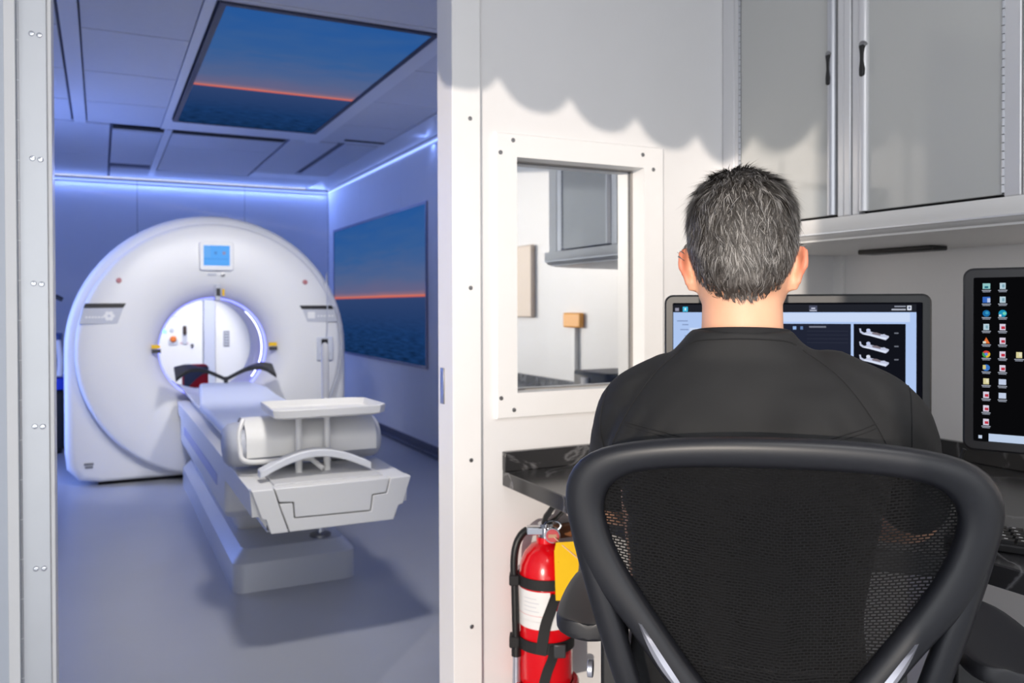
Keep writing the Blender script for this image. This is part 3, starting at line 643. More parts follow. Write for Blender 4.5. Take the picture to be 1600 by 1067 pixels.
# ================================================================= DESK
CT = .705
dk = thing('desk_worktop', 'L-shaped black marble laminate worktop under the window and along right wall', 'worktop', (1.7, 1.2, CT-.04))
poly = [(1.006, 2.098), (1.006, 1.30), (1.12, 1.30), (1.43, .98), (1.43, -1.6), (2.297, -1.6), (2.297, 2.098)]
MB().prism(poly, lambda u, v, d: (u, v, d), CT-.042, CT).build('top', MARBLE, dk, bevel=.003)
MB().box(1.006, 2.275, 2.078, 2.098, CT, CT+.054).build('backsplash', MARBLE, dk, bevel=.002)
MB().box(2.277, 2.297, -1.6, 2.098, CT, CT+.054).build('backsplash', MARBLE, dk, bevel=.002)
MB().box(1.075, 1.155, 1.95, 2.098, CT-.062, CT-.042).build('bracket', INK, dk)
MB().box(1.60, 1.66, 1.2, 1.26, 0, CT-.042).build('leg', ALU, dk); 
tag(MB().box(1.165, 1.75, 2.06, 2.098, .502, .535).build('wood_batten', WOOD, bevel=.003), 'brown wooden batten fixed to wall under the worktop', 'batten')
bc = thing('base_cabinet', 'white base cabinet with aluminium trim under right worktop', 'cabinet', (1.9, -.4, 0))
MB().box(1.50, 2.29, -1.55, .30, .05, CT-.045).build('carcass', CABW, bc, bevel=.004)
for a, b in ((-1.53, -.95), (-.93, -.33), (-.31, .28)):
    d = MB().box(1.485, 1.50, a, b, .08, CT-.07).build('door', GLOSSG, bc, bevel=.003); MB().box(1.475, 1.486, b-.05, b-.035, .35, .48).build('handle', STEEL, d, bevel=.003)

# reflected side of the control room
op = thing('orange_outlet', 'orange outlet box with white conduit on right wall, mirrored in the window', 'outlet', (2.27, .45, 1.0))
MB().box(2.27, 2.298, .35, .53, 1.05, 1.13).build('box', ORANGE, op, bevel=.008); MB().box(2.275, 2.298, .44, .47, .76, 1.049).build('conduit', TRIMW, op, bevel=.003)
pc_ = thing('desk_computer', 'black desktop computer case on right worktop behind the dark monitor', 'computer', (2.12, 1.06, CT))
MB().box(2.0, 2.25, .92, 1.20, CT, CT+.16).build('case', BLACKP, pc_, bevel=.01); MB().box(1.992, 2.002, 1.0, 1.06, CT+.03, CT+.13).build('front_panel', GGREY, pc_, bevel=.003)
tag(MB().box(2.27, 2.298, -.30, -.02, 1.10, 1.53).build('wall_box', mat('cream_box', (236, 216, 196), .45), bevel=.008), 'cream electrical box on right wall, mirrored at left edge of the window', 'electrical box')
# awning valance outside the side opening: its scalloped edge shades the room
va = MB(); yv = -2.15; cell = .259; first = True
y_c0 = 2.1-(.943+1.13+.057)/math.tan(SUN_AZ) if False else 0
pts_t = []
# cusps sit where the sun line meets the notches seen on the partition
X_va = XL-.13
def at_va(xw, zw):
    t = (xw-X_va)/sd.x; return WY-sd.y*t, zw-sd.z*t
yc, zc_ = at_va(1.001, 1.805); zlow = at_va(1.112, 1.724)[1]
cell = abs(at_va(1.232, 1.77)[0]-yc)
y0_ = yc+cell*3; k = 0; low = []
while y0_-k*cell > -2.6:
    for i in range(14):
        q = i/14; y = y0_-(k+q)*cell; s_ = abs(2*q-1); low.append((y, zc_-.070*(1-s_**2.4)))
    k += 1
va.loft([[(X_va, y, z), (X_va-.004, y, z), (X_va-.004, y, 2.75), (X_va, y, 2.75)] for y, z in low])
tag(va.build('awning_valance', mat('awning_cloth', (200, 200, 196), .8)), 'scalloped cloth awning valance outside the side opening behind the camera', 'awning')

# ================================================================= FIRE EXTINGUISHER
EX, EY = 1.083, 1.985
fe = thing('fire_extinguisher', 'red fire extinguisher strapped to wall below the worktop with yellow tag', 'extinguisher', (EX, EY, .13))
MB().lathe([(.0005, .165), (.070, .165), (.073, .175), (.073, .455), (.070, .485), (.058, .515), (.040, .534), (.026, .54), (.026, .555), (.0005, .555)], (EX, EY, 0), 'Z', 44).build('cylinder', RED, fe, ang=50)
MB().lathe([(.0005, .128), (.088, .128), (.090, .135), (.090, .165), (.086, .170), (.074, .168)], (EX, EY, 0), 'Z', 44).build('foot_ring', RED, fe, ang=40)
CA = math.atan2(-EY, -EX)  # direction to camera
def wrap(a0, a1, z0, z1, r, name, m, parent=fe, n=20):
    return MB().lathe([(r, z0), (r, z1)], (EX, EY, 0), 'Z', n, a0=CA+a0, a1=CA+a1).build(name, m, parent)
lb = wrap(-1.5, .15, .345, .425, .0735, 'label', LABELW); wrap(.15, 1.5, .325, .375, .0735, 'label', LABELW); wrap(-1.5, .15, .325, .346, .0735, 'label', LABELW)
wrap(-1.3, -.1, .36, .3615, .0738, 'label_line', mat('line_rose', (226, 170, 170), .5), lb); wrap(.45, .80, .345, .370, .0739, 'label_mark', mat('mark_blue', (90, 160, 215), .5), lb); wrap(.53, .72, .349, .362, .0741, 'label_mark', LABELW, lb)
wrap(.86, .95, .333, .34, .0739, 'label_mark', INK, lb)
for i in range(4): wrap(-.9, -.25-.1*(i % 2), .372+i*.011, .3735+i*.011, .0738, 'label_line', GGREY, lb)
# valve, lever, gauge
MB().cyl((EX, EY, .55), (EX, EY, .592), .021, 18).build('valve', CHROME, fe)
cv = Vector((math.cos(CA), math.sin(CA), 0)); sv = Vector((-cv.y, cv.x, 0))   # towards camera / to the photo's right is -sv? resolved below
rt = Vector((math.cos(-yaw), math.sin(-yaw), 0))
cE = Vector((EX, EY, 0))
MB().obox(cE+Vector((0, 0, .573))-rt*.026+cv*.004, rt*.026, cv*.014, Vector((0, 0, .011))).build('valve_arm', CHROME, fe, bevel=.003)
lv = [(cE+rt*a+cv*b+Vector((0, 0, z))) for a, b, z in ((-.008, .008, .585), (.0, .010, .610), (.025, .012, .645), (.075, .016, .690))]
MB().tube([lv[0], lv[1], lv[2], lv[3]], [.013, .014, .013, .012], 4, flat=.5).build('lever', BLACKP, fe, bevel=.003)
l2 = [(cE+rt*a+cv*b+Vector((0, 0, z))) for a, b, z in ((.0, .0, .588), (.03, .002, .605), (.075, .006, .655))]
MB().tube(l2, [.012, .013, .011], 4, flat=.5).build('carry_handle', BLACKP, fe, bevel=.003)
gc = cE+rt*.018+cv*.036+Vector((0, 0, .570))
gx, gy = frame_of(cv)
def disc(c, d, r, t, name, m, parent): return MB().cyl(c, c+d*t, r, 24).build(name, m, parent, bevel=.0015)
ga = disc(gc, cv, .021, .014, 'gauge', CHROME, fe); disc(gc+cv*.014, cv, .0175, .002, 'gauge_face', mat('gauge_face', (196, 70, 78), .4), ga)
MB().obox(gc+cv*.017, rt*.011, cv*.0006, Vector((0, 0, .0045))).build('gauge_dial', mat('gauge_tan', (190, 150, 120), .4), ga)
MB().tube([gc+cv*.01+rt*.022*math.cos(t)+Vector((0, 0, .026+.014*math.sin(t))) for t in np.linspace(0, 2*PI, 17)[:-1]], .0025, 6, closed=True).build('pull_ring', CHROME, fe)
hose = [cE-rt*.05+cv*.004+Vector((0, 0, .574)), cE-rt*.066+cv*.01+Vector((0, 0, .562)), cE-rt*.080+cv*.016+Vector((0, 0, .535)), cE-rt*.086+cv*.018+Vector((0, 0, .49)), cE-rt*.084+cv*.018+Vector((0, 0, .42)), cE-rt*.082+cv*.02+Vector((0, 0, .33)), cE-rt*.080+cv*.02+Vector((0, 0, .268))]
MB().tube(smooth_path(hose), .0105, 12).build('hose', BLACKP, fe)
hb = hose[-1]; MB().cyl(hb, hb+Vector((0, 0, -.03)), .014, 14).build('hose_collar', BLACKP, fe); MB().cyl(hb+Vector((0, 0, -.03)), hb+Vector((0, 0, -.115)), .010, 14, r2=.012).build('nozzle', SILVER, fe)
# straps
for z0, z1 in ((.430, .458), (.262, .292)):
    MB().lathe([(.0748, z0), (.0775, z0), (.0775, z1), (.0748, z1)], (EX, EY, 0), 'Z', 40).build('strap_band', WEBB, fe)
    MB().obox(cE-rt*.085+cv*.012+Vector((0, 0, (z0+z1)/2)), rt*.014, cv*.022, Vector((0, 0, (z1-z0)/2))).build('strap_loop', WEBB, fe, bevel=.004)
def strip(path, w, name):   # flat webbing on the cylinder: (angle, z)
    rows = []
    for i, (a, z) in enumerate(path):
        a2, z2 = path[min(i+1, len(path)-1)]; a1, z1 = path[max(i-1, 0)]
        tx, tz = (a2-a1)*.075, (z2-z1); l = math.hypot(tx, tz); nx, nz = -tz/l, tx/l
        row = []
        for s in (-1, 1):
            aa, zz = a+s*nx*w/.075, z+s*nz*w
            for r in (.0785, .081): row.append((EX+r*math.cos(CA+aa), EY+r*math.sin(CA+aa), zz))
        rows.append([row[0], row[1], row[3], row[2]])
    MB().loft(rows).build(name, WEBB, fe)
SG = 1 if sv.dot(rt) > 0 else -1
strip([(SG*a, z) for a, z in smooth_path([(.35, .42), (.18, .385), (-.02, .34), (-.15, .28), (-.18, .262)], 4)], .0135, 'diagonal_strap')
strip([(SG*a, z) for a, z in smooth_path([(.30, .285), (.22, .255), (.02, .215), (-.12, .17), (-.22, .12), (-.30, .06)], 4)], .0125, 'diagonal_strap')
MB().obox(cE+cv*.076+rt*.036+Vector((0, 0, .272)), rt*.016, cv*.004, Vector((0, 0, .018))).build('buckle', mat('buckle_grey', (70, 71, 74), .3, .3), fe, bevel=.003)
fe.location.z -= .016
# yellow tag hung from the valve
tg = thing('inspection_tag', 'yellow inspection tag hanging from the fire extinguisher valve', 'tag', (EX, EY-.1, .40))
tc = cE+cv*.088+rt*.050
def tagpt(u, v, d): p = tc+rt*(u+.006*math.sin(v*30))+cv*(d-.01*math.sin((u+.03)*30)); return (p.x, p.y, .489+v)
tpoly = [(-.034, .052), (-.028, .074), (.018, .074), (.028, .062), (.034, .02), (.036, -.055), (.020, -.083), (-.020, -.079)]
MB().prism(tpoly, tagpt, 0, .0012).build('card', YEL, tg)
for i, v in enumerate((.035, .022, .008, -.006, -.018, -.030, -.042, -.054, -.064)):
    MB().prism([(-.022, v), (.026 if i % 2 else .010, v), (.026 if i % 2 else .010, v+.0012), (-.022, v+.0012)], tagpt, .0012, .0016).build('printed_line', INKT, tg)
MB().prism([(.006, -.06), (.0075, -.06), (.0075, .01), (.006, .01)], tagpt, .0012, .0016).build('printed_line', INKT, tg)
MB().tube([gc+cv*.01, Vector(tagpt(-.012, .066, .003)), Vector(tagpt(.03, .03, .004))], .0016, 6).build('cord', mat('cord_pink', (240, 200, 170), .6), tg)

tg.location.z -= .016
# ================================================================= MONITORS
UI = {}
def ui(c, s=1.0):
    if (c, s) not in UI: UI[(c, s)] = emis('ui_%d_%d_%d' % c, c, s)
    return UI[(c, s)]
def monitor(label, px, py, az, zt, w, h, bez, shell, scr_col, stand_x=0):
    # local: x right, y away from viewer, z up; origin under the screen centre on the desk
    m = thing('monitor', label, 'monitor', (px, py, CT), -az, world=False)
    zc = zt-CT-h/2
    fw_ = rrect(w/2, h/2, .018); 
    fn = lambda u, v, d: (u, d, zc+v)
    fi = rrect(w/2-bez, h/2-bez, .002)
    rings = [[fn(u, v, .006) for u, v in rrect(w/2-bez, h/2-bez, .002)], [fn(u, v, 0) for u, v in rrect(w/2-bez+.001, h/2-bez+.001, .003)], [fn(u, v, 0) for u, v in rrect(w/2-.004, h/2-.004, .015)], [fn(u, v, .004) for u, v in rrect(w/2, h/2, .018)], [fn(u, v, .03) for u, v in rrect(w/2, h/2, .018)], [fn(u, v, .05) for u, v in rrect(w/2-.04, h/2-.04, .018)]]
    MB().loft(rings, caps=True).build('shell', shell, m, ang=30)
    sc = MB().add([fn(u, v, .0035) for u, v in ((-w/2+bez-.001, -h/2+bez-.001), (w/2-bez+.001, -h/2+bez-.001), (w/2-bez+.001, h/2-bez+.001), (-w/2+bez-.001, h/2-bez+.001))], [(0, 1, 2, 3)]).build('screen', scr_col, m, recalc=False)
    MB().box(stand_x-.035, stand_x+.035, .05, .075, .012, zc).build('stand_neck', shell, m, bevel=.006)
    MB().prism([(stand_x+u, .05+v) for u, v in rrect(.12, .09, .03)], lambda u, v, d: (u, v, d), 0, .014).build('stand_foot', shell, m, bevel=.003)
    return m, sc, zc
# monitor in the corner
M1W, M1H = .535, .345
m1, s1, z1 = monitor('black framed monitor in the desk corner showing scanner pictures, behind the man', 1.307, 1.306, math.radians(40), 1.190, M1W, M1H, .0185, MON, ui((14, 15, 22), 1))
def q1(x0, x1, y0, y1, c, name='display_field', d=.0030, s=.95, poly=None):
    # photo-like screen layout in metres from the shell's top-left corner
    f = lambda u, v, dd: (-M1W/2+u, dd, z1+M1H/2-v)
    p = poly or [(x0, y0), (x1, y0), (x1, y1), (x0, y1)]
    return MB().prism(p, f, d, d-.0003).build(name, ui(c, s), s1)
k = 1/743.
def Q(px0, px1, py0, py1, c, **kw): return q1((px0-1043)*k, (px1-1043)*k, (py0-459)*k, (py1-459)*k, c, **kw)
Q(1057, 1419, 475, 487, (34, 36, 44)); Q(1057, 1419, 487, 700, (178, 203, 246)); Q(1110, 1410, 488, 502, (206, 222, 250), d=.0026)
Q(1180, 1326, 505, 690, (34, 38, 54), d=.0026); Q(1330, 1404, 505, 690, (18, 20, 28), d=.0026)
for i, (a, b, y) in enumerate(((1063, 1080, 500), (1071, 1081, 506), (1068, 1081, 514), (1075, 1081, 524), (1075, 1081, 529), (1063, 1073, 542))): Q(a, b, y, y+1.8, (138, 158, 200), name='text_line', d=.0026)
Q(1083, 1099, 512, 560, (206, 222, 250), d=.0026)
Q(1060, 1066, 480, 485, (150, 150, 170), name='tool_icon', d=.0022); Q(1072, 1080, 478, 486, (70, 190, 230), name='tool_icon', d=.0022); Q(1075, 1077, 480, 484, (230, 250, 255), name='tool_icon', d=.0018)
Q(1265, 1277, 476.5, 486, (76, 80, 100), name='tool_icon', d=.0022); Q(1268, 1274, 480, 482, (200, 205, 225), name='tool_icon', d=.0018); Q(1266, 1276, 483.5, 485, (190, 195, 215), name='text_line', d=.0018)
Q(1388, 1404, 477.3, 479.2, (150, 155, 170), name='text_line', d=.0022); Q(1384, 1404, 481.8, 484.2, (176, 180, 194), name='text_line', d=.0022); Q(1406, 1412, 477, 484, (225, 230, 242), name='emblem', d=.0022)
Q(1407.5, 1410.5, 478.5, 482, (120, 128, 150), name='emblem', d=.0018)
Q(1241, 1246, 509, 514, (150, 185, 235), name='tool_icon', d=.0022); Q(1252, 1256, 509, 514, (100, 130, 180), name='tool_icon', d=.0022); Q(1265, 1290, 508.5, 511, (120, 124, 140), name='text_line', d=.0022)
for i in range(4): Q(1262, 1322, 516+i*6, 516.6+i*6, (52, 56, 72), name='rule', d=.0022)
for i in range(3):
    ox, oy = 1338, 512+i*20.2
    P_ = [(0, 0), (2.5, 0), (3, 4), (7, 6.5), (10, 6), (11, 3.5), (15, 3), (17, 5), (27, 7), (32, 9), (36, 8.5), (38, 10), (42.5, 11.5), (42, 14), (38, 17.8), (30, 15.5), (16, 11.5), (5, 9), (1, 6)]
    tb_ = q1(0, 0, 0, 0, (196, 202, 226), name='table_thumbnail', d=.0022, poly=[((ox-1043+a)*k, (oy-459+b)*k) for a, b in P_])
    q1(0, 0, 0, 0, (226, 234, 252), name='thumbnail_shine', d=.0018, poly=[((ox-1043+a)*k, (oy-459+b)*k) for a, b in ((6, 9), (16, 11.2), (30, 15.2), (37, 16.8), (40, 14), (30, 12.5), (18, 9.5), (8, 7.5))])
    q1(0, 0, 0, 0, (196, 206, 240) if i < 2 else (220, 226, 244), name='thumbnail_head', d=.0017, poly=[((ox-1043+13+3*math.cos(t))*k, (oy-459+2.5+2.4*math.sin(t))*k) for t in [i2*PI/5 for i2 in range(10)]])
    q1(0, 0, 0, 0, (128, 118, 126), name='thumbnail_body', d=.0017, poly=[((ox-1043+a)*k, (oy-459+b)*k) for a, b in ((18, 6), (25, 6), (31, 8.8), (30, 11), (19, 8.6))])
    Q(1388, 1394, oy+6, oy+8, (110, 114, 126), name='text_line', d=.0022)
# tall dark monitor at right
M2W, M2H = .53, .348
R2 = math.radians(63)
pL = Vector((1.487, 1.050)); rv = Vector((math.cos(R2), -math.sin(R2))); pc2 = pL+rv*(M2W/2)
m2, s2, z2 = monitor('dark monitor at right edge of photo showing desktop icons on black', pc2.x, pc2.y, R2, 1.237, M2W, M2H, .019, MON2, ui((9, 9, 11), 1), stand_x=.08)
def q2(u, v, w, h, c, name, d=.0030, s=.9, parent=s2):
    return MB().box(-M2W/2+u-w/2, -M2W/2+u+w/2, d-.0004, d, z2+M2H/2-v-h/2, z2+M2H/2-v+h/2).build(name, ui(c, s), parent)
def ell(u, v, r, c, name, d, a0=0, a1=2*PI, s=.9):
    pts = [(u+r*math.cos(a0+(a1-a0)*i/12), v+r*math.sin(a0+(a1-a0)*i/12)) for i in range(13)]
    if a1-a0 < 2*PI-.1: pts.append((u, v))
    else: pts = pts[:-1]
    return MB().prism(pts, lambda a, b, dd: (-M2W/2+a, dd, z2+M2H/2-b), d, d-.0003).build(name, ui(c, s), s2)
U0, V0, DU, DV = .0395, .0345, .0268, .0258
kinds = {(0, 0): 'tealsq', (1, 0): 'doc', (0, 1): 'bluesq', (1, 1): 'doc', (0, 2): 'bluedisc', (1, 2): 'tealdisc', (0, 3): 'doc', (1, 3): 'reddoc', (0, 4): 'cone', (1, 4): 'reddoc', (0, 5): 'wheel', (1, 5): 'reddoc', (2, 5): 'yelf', (3, 5): 'yelf', (4, 5): 'yelf', (0, 6): 'shield', (1, 6): 'reddoc', (0, 7): 'yelf', (1, 7): 'paledoc', (0, 8): 'reddoc', (1, 8): 'paledoc', (0, 9): 'reddoc', (0, 10): 'reddoc'}
for (i, j), kd in kinds.items():
    u, v = U0+DU*i, V0+DV*j
    if kd == 'tealsq': q2(u, v, .0125, .0105, (150, 205, 205), 'desktop_icon'); q2(u, v+.002, .006, .004, (40, 110, 130), 'desktop_icon', .0026)
    elif kd == 'doc': q2(u, v, .0095, .0115, (190, 214, 226), 'desktop_icon'); q2(u+.001, v, .004, .006, (130, 170, 185), 'desktop_icon', .0026)
    elif kd == 'bluesq': q2(u, v, .0125, .0110, (60, 110, 200), 'desktop_icon'); q2(u+.004, v+.001, .005, .008, (190, 205, 240), 'desktop_icon', .0026)
    elif kd == 'bluedisc': ell(u, v, .0063, (28, 110, 170), 'desktop_icon', .003); ell(u+.001, v-.001, .003, (60, 160, 200), 'desktop_icon', .0026)
    elif kd == 'tealdisc': ell(u, v, .0068, (30, 150, 190), 'desktop_icon', .003); ell(u+.003, v, .003, (120, 220, 190), 'desktop_icon', .0026); q2(u-.004, v+.004, .004, .004, (220, 235, 245), 'desktop_icon', .0022)
    elif kd == 'reddoc': q2(u, v, .0095, .0118, (222, 214, 232), 'desktop_icon'); q2(u+.001, v+.001, .006, .005, (196, 50, 70), 'desktop_icon', .0026)
    elif kd == 'cone': MB().prism([(u-.006, v+.0055), (u+.006, v+.0055), (u, v-.006)], lambda a, b, dd: (-M2W/2+a, dd, z2+M2H/2-b), .003, .0027).build('desktop_icon', ui((235, 120, 60), .9), s2); q2(u-.003, v+.0035, .005, .004, (225, 235, 220), 'desktop_icon', .0024)
    elif kd == 'wheel':
        for a, c in ((0, (230, 190, 60)), (2*PI/3, (70, 160, 80)), (4*PI/3, (220, 70, 60))): ell(u, v, .0066, c, 'desktop_icon', .003, a-.5, a-.5+2*PI/3)
        ell(u, v, .0028, (90, 140, 230), 'desktop_icon', .0026)
    elif kd == 'yelf': q2(u, v, .0095, .0110, (222, 214, 160), 'desktop_icon'); q2(u+.002, v-.001, .004, .007, (236, 232, 200), 'desktop_icon', .0026)
    elif kd == 'shield': ell(u, v, .0062, (60, 120, 200), 'desktop_icon', .003); q2(u-.003, v-.001, .005, .008, (220, 205, 130), 'desktop_icon', .0026)
    elif kd == 'paledoc': q2(u, v, .0120, .0105, (200, 212, 236), 'desktop_icon')
    q2(u, v+.0082, .0150, .0016, (170, 176, 190), 'icon_caption'); q2(u, v+.0108, .0125, .0014, (150, 156, 170), 'icon_caption')
q2(.030, .3215, .006, .006, (200, 214, 236), 'task_icon'); q2(.094, .3215, .100, .0145, (196, 214, 240), 'search_bar'); ell(.128, .3215, .006, (220, 190, 70), 'task_icon', .0026); q2(.120, .323, .007, .006, (70, 150, 110), 'task_icon', .0024); q2(.137, .322, .006, .007, (90, 150, 220), 'task_icon', .0024)
q2(.152, .3215, .006, .006, (200, 214, 236), 'task_icon'); q2(.28, .3215, .47, .017, (24, 26, 32), 'task_bar', .0034)
tag(MB().tube(smooth_path([(1.515, 1.065, .885), (1.50, 1.09, .80), (1.48, 1.12, .735), (1.50, 1.2, .71), (1.6, 1.3, .709)]), .004, 8).build('monitor_cable', BLACKP), 'thin black cable hanging below the dark right monitor', 'cable')
# keyboard on the right worktop
kb = thing('keyboard', 'black keyboard on right worktop in front of the dark monitor', 'keyboard', (1.62, .90, CT), math.radians(-63), world=False)
MB().prism(rrect(.225, .07, .012), lambda u, v, d: (u, v, d), .0, .018).build('tray', BLACKP, kb, bevel=.004)
km = MB()
for r in range(5):
    for c in range(15): x = -.208+c*.0277+(.006*r if c < 14 else 0); y = .048-r*.0235; km.box(x, x+.0225, y-.019, y, .018, .024)
ko = km.build('keys', BLACKM, kb); ko['kind'] = 'stuff'
kl = MB()
for r in range(5):
    for c in range(15): x = -.208+c*.0277+(.006*r if c < 14 else 0)+.005; y = .048-r*.0235-.008; kl.box(x, x+.006, y, y+.004, .024, .0242)
klo = kl.build('key_legends', LABELW, kb); klo['kind'] = 'stuff'

# ================================================================= OFFICE CHAIR
CHA = math.radians(38)
ch = thing('office_chair', 'black mesh-back office chair with flared frame and silver accents', 'chair', (.738, .749, 0), -CHA, world=False)
rec = math.tan(math.radians(8))
R0 = -.012
def cpt(r, z, off=0.0):   # point on the reclined, gently wrapped back
    return (R0+r, (1.0-z)*rec+.22*r*r+off, z)
outer = [(0, 1.011), (.05, 1.0105), (.10, 1.008), (.15, 1.003), (.195, .995), (.228, .983), (.250, .963), (.260, .938), (.260, .910), (.253, .875), (.243, .838), (.222, .80), (.192, .768), (.163, .728), (.135, .685), (.105, .648), (.06, .618), (0, .606)]
inner = [(0, .970), (.05, .9695), (.095, .968), (.135, .9645), (.168, .959), (.190, .949), (.203, .935), (.2085, .918), (.2075, .898), (.199, .869), (.186, .840), (.167, .808), (.146, .776), (.122, .740), (.097, .703), (.072, .672), (.04, .650), (0, .642)]
ring = []
fullO = outer+[(-a, b) for a, b in outer[-2:0:-1]]; fullI = inner+[(-a, b) for a, b in inner[-2:0:-1]]
rows = []
for (a, b), (c, d) in zip(fullO, fullI):
    o = Vector((a, b)); i = Vector((c, d)); t = i-o; sec = []
    for s, q in ((.0, 0), (.04, -.012), (.18, -.019), (.5, -.021), (.82, -.017), (.97, -.008), (1.0, .004), (.9, .014), (.5, .018), (.1, .014)):
        p = o+t*s; sec.append(cpt(p.x, p.y, q))
    rows.append(sec)
MB().loft(rows, closed=True).build('back_frame', CHAIRP, ch, ang=70, sub=1)
for s in (-1, 1):
    lo = [(.2605, .915), (.254, .875), (.2455, .838), (.2335, .79), (.2195, .74), (.205, .69), (.19, .64), (.17, .58), (.14, .50), (.10, .44)]
    li = [(.225, .90), (.218, .865), (.208, .825), (.193, .782), (.178, .735), (.165, .685), (.150, .635), (.130, .575), (.095, .50), (.05, .44)]
    rw = []
    for idx, ((a, b), (c, d)) in enumerate(zip(lo, li)):
        f = .0 if idx < 7 else .05*(idx-6)
        sec = []
        for t, q in ((0, .0), (.08, -.012), (.35, -.018), (.65, -.018), (.92, -.012), (1, 0), (.9, .012), (.1, .012)):
            sec.append(cpt(s*(a+(c-a)*t), b+(d-b)*t, q+f))
        rw.append(sec)
    MB().loft(rw).build('frame_arm', CHAIRP, ch, ang=70, sub=1)
    ac = []
    for t in np.linspace(0, 1, 12):
        a = .155+(.098-.155)*t; b = .764+(.672-.764)*t-.006*math.sin(PI*t); w = .0095*math.sin(PI*min(1, .08+t*.75))
        a += .008
        ac.append([cpt(s*(a+w), b+w*.4, -.0205), cpt(s*a, b, -.0245), cpt(s*(a-w), b-w*.4, -.0205), cpt(s*a, b, -.014)])
    MB().loft(ac).build('accent', SILVER, ch, ang=60)
# mesh sheet inside the frame
mv = []; mf = []; NR, NC = 26, 26
for i in range(NR+1):
    t = i/NR; z = .975+(.63-.975)*t
    # half width by interpolation of the inner outline
    hw_ = .0
    for (a, b), (c, d) in zip(inner[:-1], inner[1:]):
        if d <= z <= b and b != d: hw_ = max(hw_, a+(c-a)*(b-z)/(b-d))
    if z > .9695: hw_ = .16
    hw_ += .012
    for j in range(NC+1):
        u = -1+2*j/NC; r = u*hw_; mv.append(cpt(r, z, .006+.016*(1-u*u)*math.sin(PI*min(max(t, 0), 1))))
for i in range(NR):
    for j in range(NC): a = i*(NC+1)+j; mf.append((a, a+1, a+NC+2, a+NC+1))
mo = MB().add(mv, mf).build('mesh_back', MESHF, ch, ang=180)
planar_uv(mo, lambda c: (c.x, c.z-.15*abs(c.x)))
MB().loft([[cpt(x, .66, .03), cpt(x, .70, .028), cpt(x, .70, .045), cpt(x, .66, .047)] for x in np.linspace(-.085, .085, 7)]).build('lumbar_pad', CHAIRP, ch, bevel=.006)
# armrests
for s, nm in ((-1, 'l'), (1, 'r')):
    xc = R0+(-.238 if s < 0 else .292); pz = .730 if s < 0 else .728
    yo = 0 if s < 0 else -.045; wk = 1.08 if s < 0 else 1.2
    rg = []
    for y, w in ((.095, .012), (.098, .028), (.108, .041), (.13, .048), (.20, .050), (.28, .047), (.33, .040), (.352, .026), (.358, .010)):
        tilt = 0
        rg.append([(xc+w*wk*u, y+yo, pz+v) for u, v in ((-1, -.016), (-.93, -.024), (0, -.027), (.93, -.024), (1, -.016), (1, -.006), (.96, .001), (.80, .002), (.3, -.002), (-.3, -.002), (-.80, .002), (-.96, .001), (-1, -.006))])
    MB().loft(rg).build('armrest_pad', PADB, ch, ang=60, sub=1)
    post = MB().box(xc+(.012 if s < 0 else -.05), xc+(.05 if s < 0 else -.012), .145, .19, .40, .715).build('armrest_post', BLACKP, ch, bevel=.006)
    for dx, m_ in ((-.004, SILVER), (.066, SILVER)):
        x = xc+(.0+dx if s < 0 else -dx-.0)
        MB().cyl((x-.004, .16, .64), (x+.004, .16, .64), .0125, 20).build('knob', m_, post, bevel=.001)
    MB().box(min(xc, R0+s*.20)-.0, max(xc, R0+s*.20), .14, .20, .385, .42).build('arm_bracket', BLACKP, ch, bevel=.006)
MB().loft([[(R0+u, .33+v, z) for u, v in rrect(w, d, .10, 6)] for z, w, d in ((.41, .20, .20), (.43, .235, .235), (.455, .24, .24), (.47, .23, .23))]).build('seat', CHAIRP, ch, ang=60)
MB().box(R0-.12, R0+.12, .06, .34, .385, .42).build('mechanism', BLACKP, ch, bevel=.01)
MB().box(R0-.10, R0+.10, .09, .17, .42, .50).build('back_bracket', BLACKP, ch, bevel=.01)
MB().cyl((R0, .30, .10), (R0, .30, .39), .028, 20).build('gas_column', BLACKP, ch)
for i in range(5):
    a = i*2*PI/5+.4; dx, dy = math.cos(a), math.sin(a)
    lg = MB().tube([(R0+.02*dx, .30+.02*dy, .115), (R0+.29*dx, .30+.29*dy, .075)], [.03, .018], 10).build('leg', BLACKP, ch)
    cx_, cy_ = R0+.29*dx, .30+.29*dy
    MB().cyl((cx_-.022*dy, cy_+.022*dx, .028), (cx_+.022*dy, cy_-.022*dx, .028), .028, 16).build('caster', BLACKP, lg)
    MB().cyl((cx_, cy_, .03), (cx_, cy_, .075), .01, 8).build('caster_stem', BLACKP, lg)

# ================================================================= PERSON
FA = math.radians(42)
OX, OY = .838, .938
man = thing('person', 'seated man with short grey hair in black scrub top facing the corner monitor', 'person', (OX, OY, 0), -FA, world=False)
def ellr(cx, cy, z, w, d, n=28, p=2.3, rot=0):
    out = []
    for i in range(n):
        t = 2*PI*i/n; c, s = math.cos(t), math.sin(t)
        out.append((cx+w*math.copysign(abs(c)**(2/p), c), cy+d*math.copysign(abs(s)**(2/p), s), z))
    return out
def chain(mb, pts, rs, n=14, k=5):
    P_ = smooth_path([tuple(p)+(r,) for p, r in zip(pts, rs)], k)
    mb.tube([q[:3] for q in P_], [q[3] for q in P_], n)
    mb.sphere(P_[0][:3], P_[0][3], 8); mb.sphere(P_[-1][:3], P_[-1][3], 8); return mb
HY = .040
head_rings = [(1.132, .026, .022, .095), (1.140, .040, .038, .085), (1.158, .055, .060, .068), (1.18, .064, .080, .050), (1.205, .069, .092, .042), (1.235, .0735, .098, .040), (1.265, .0755, .0995, .040), (1.295, .0738, .0985, .039), (1.32, .0665, .092, .038), (1.339, .0535, .077, .036), (1.352, .0370, .055, .034), (1.360, .019, .028, .034), (1.362, .006, .008, .034)]
EL_L, EL_R = (-.222, .165, .838), (.262, .175, .838)
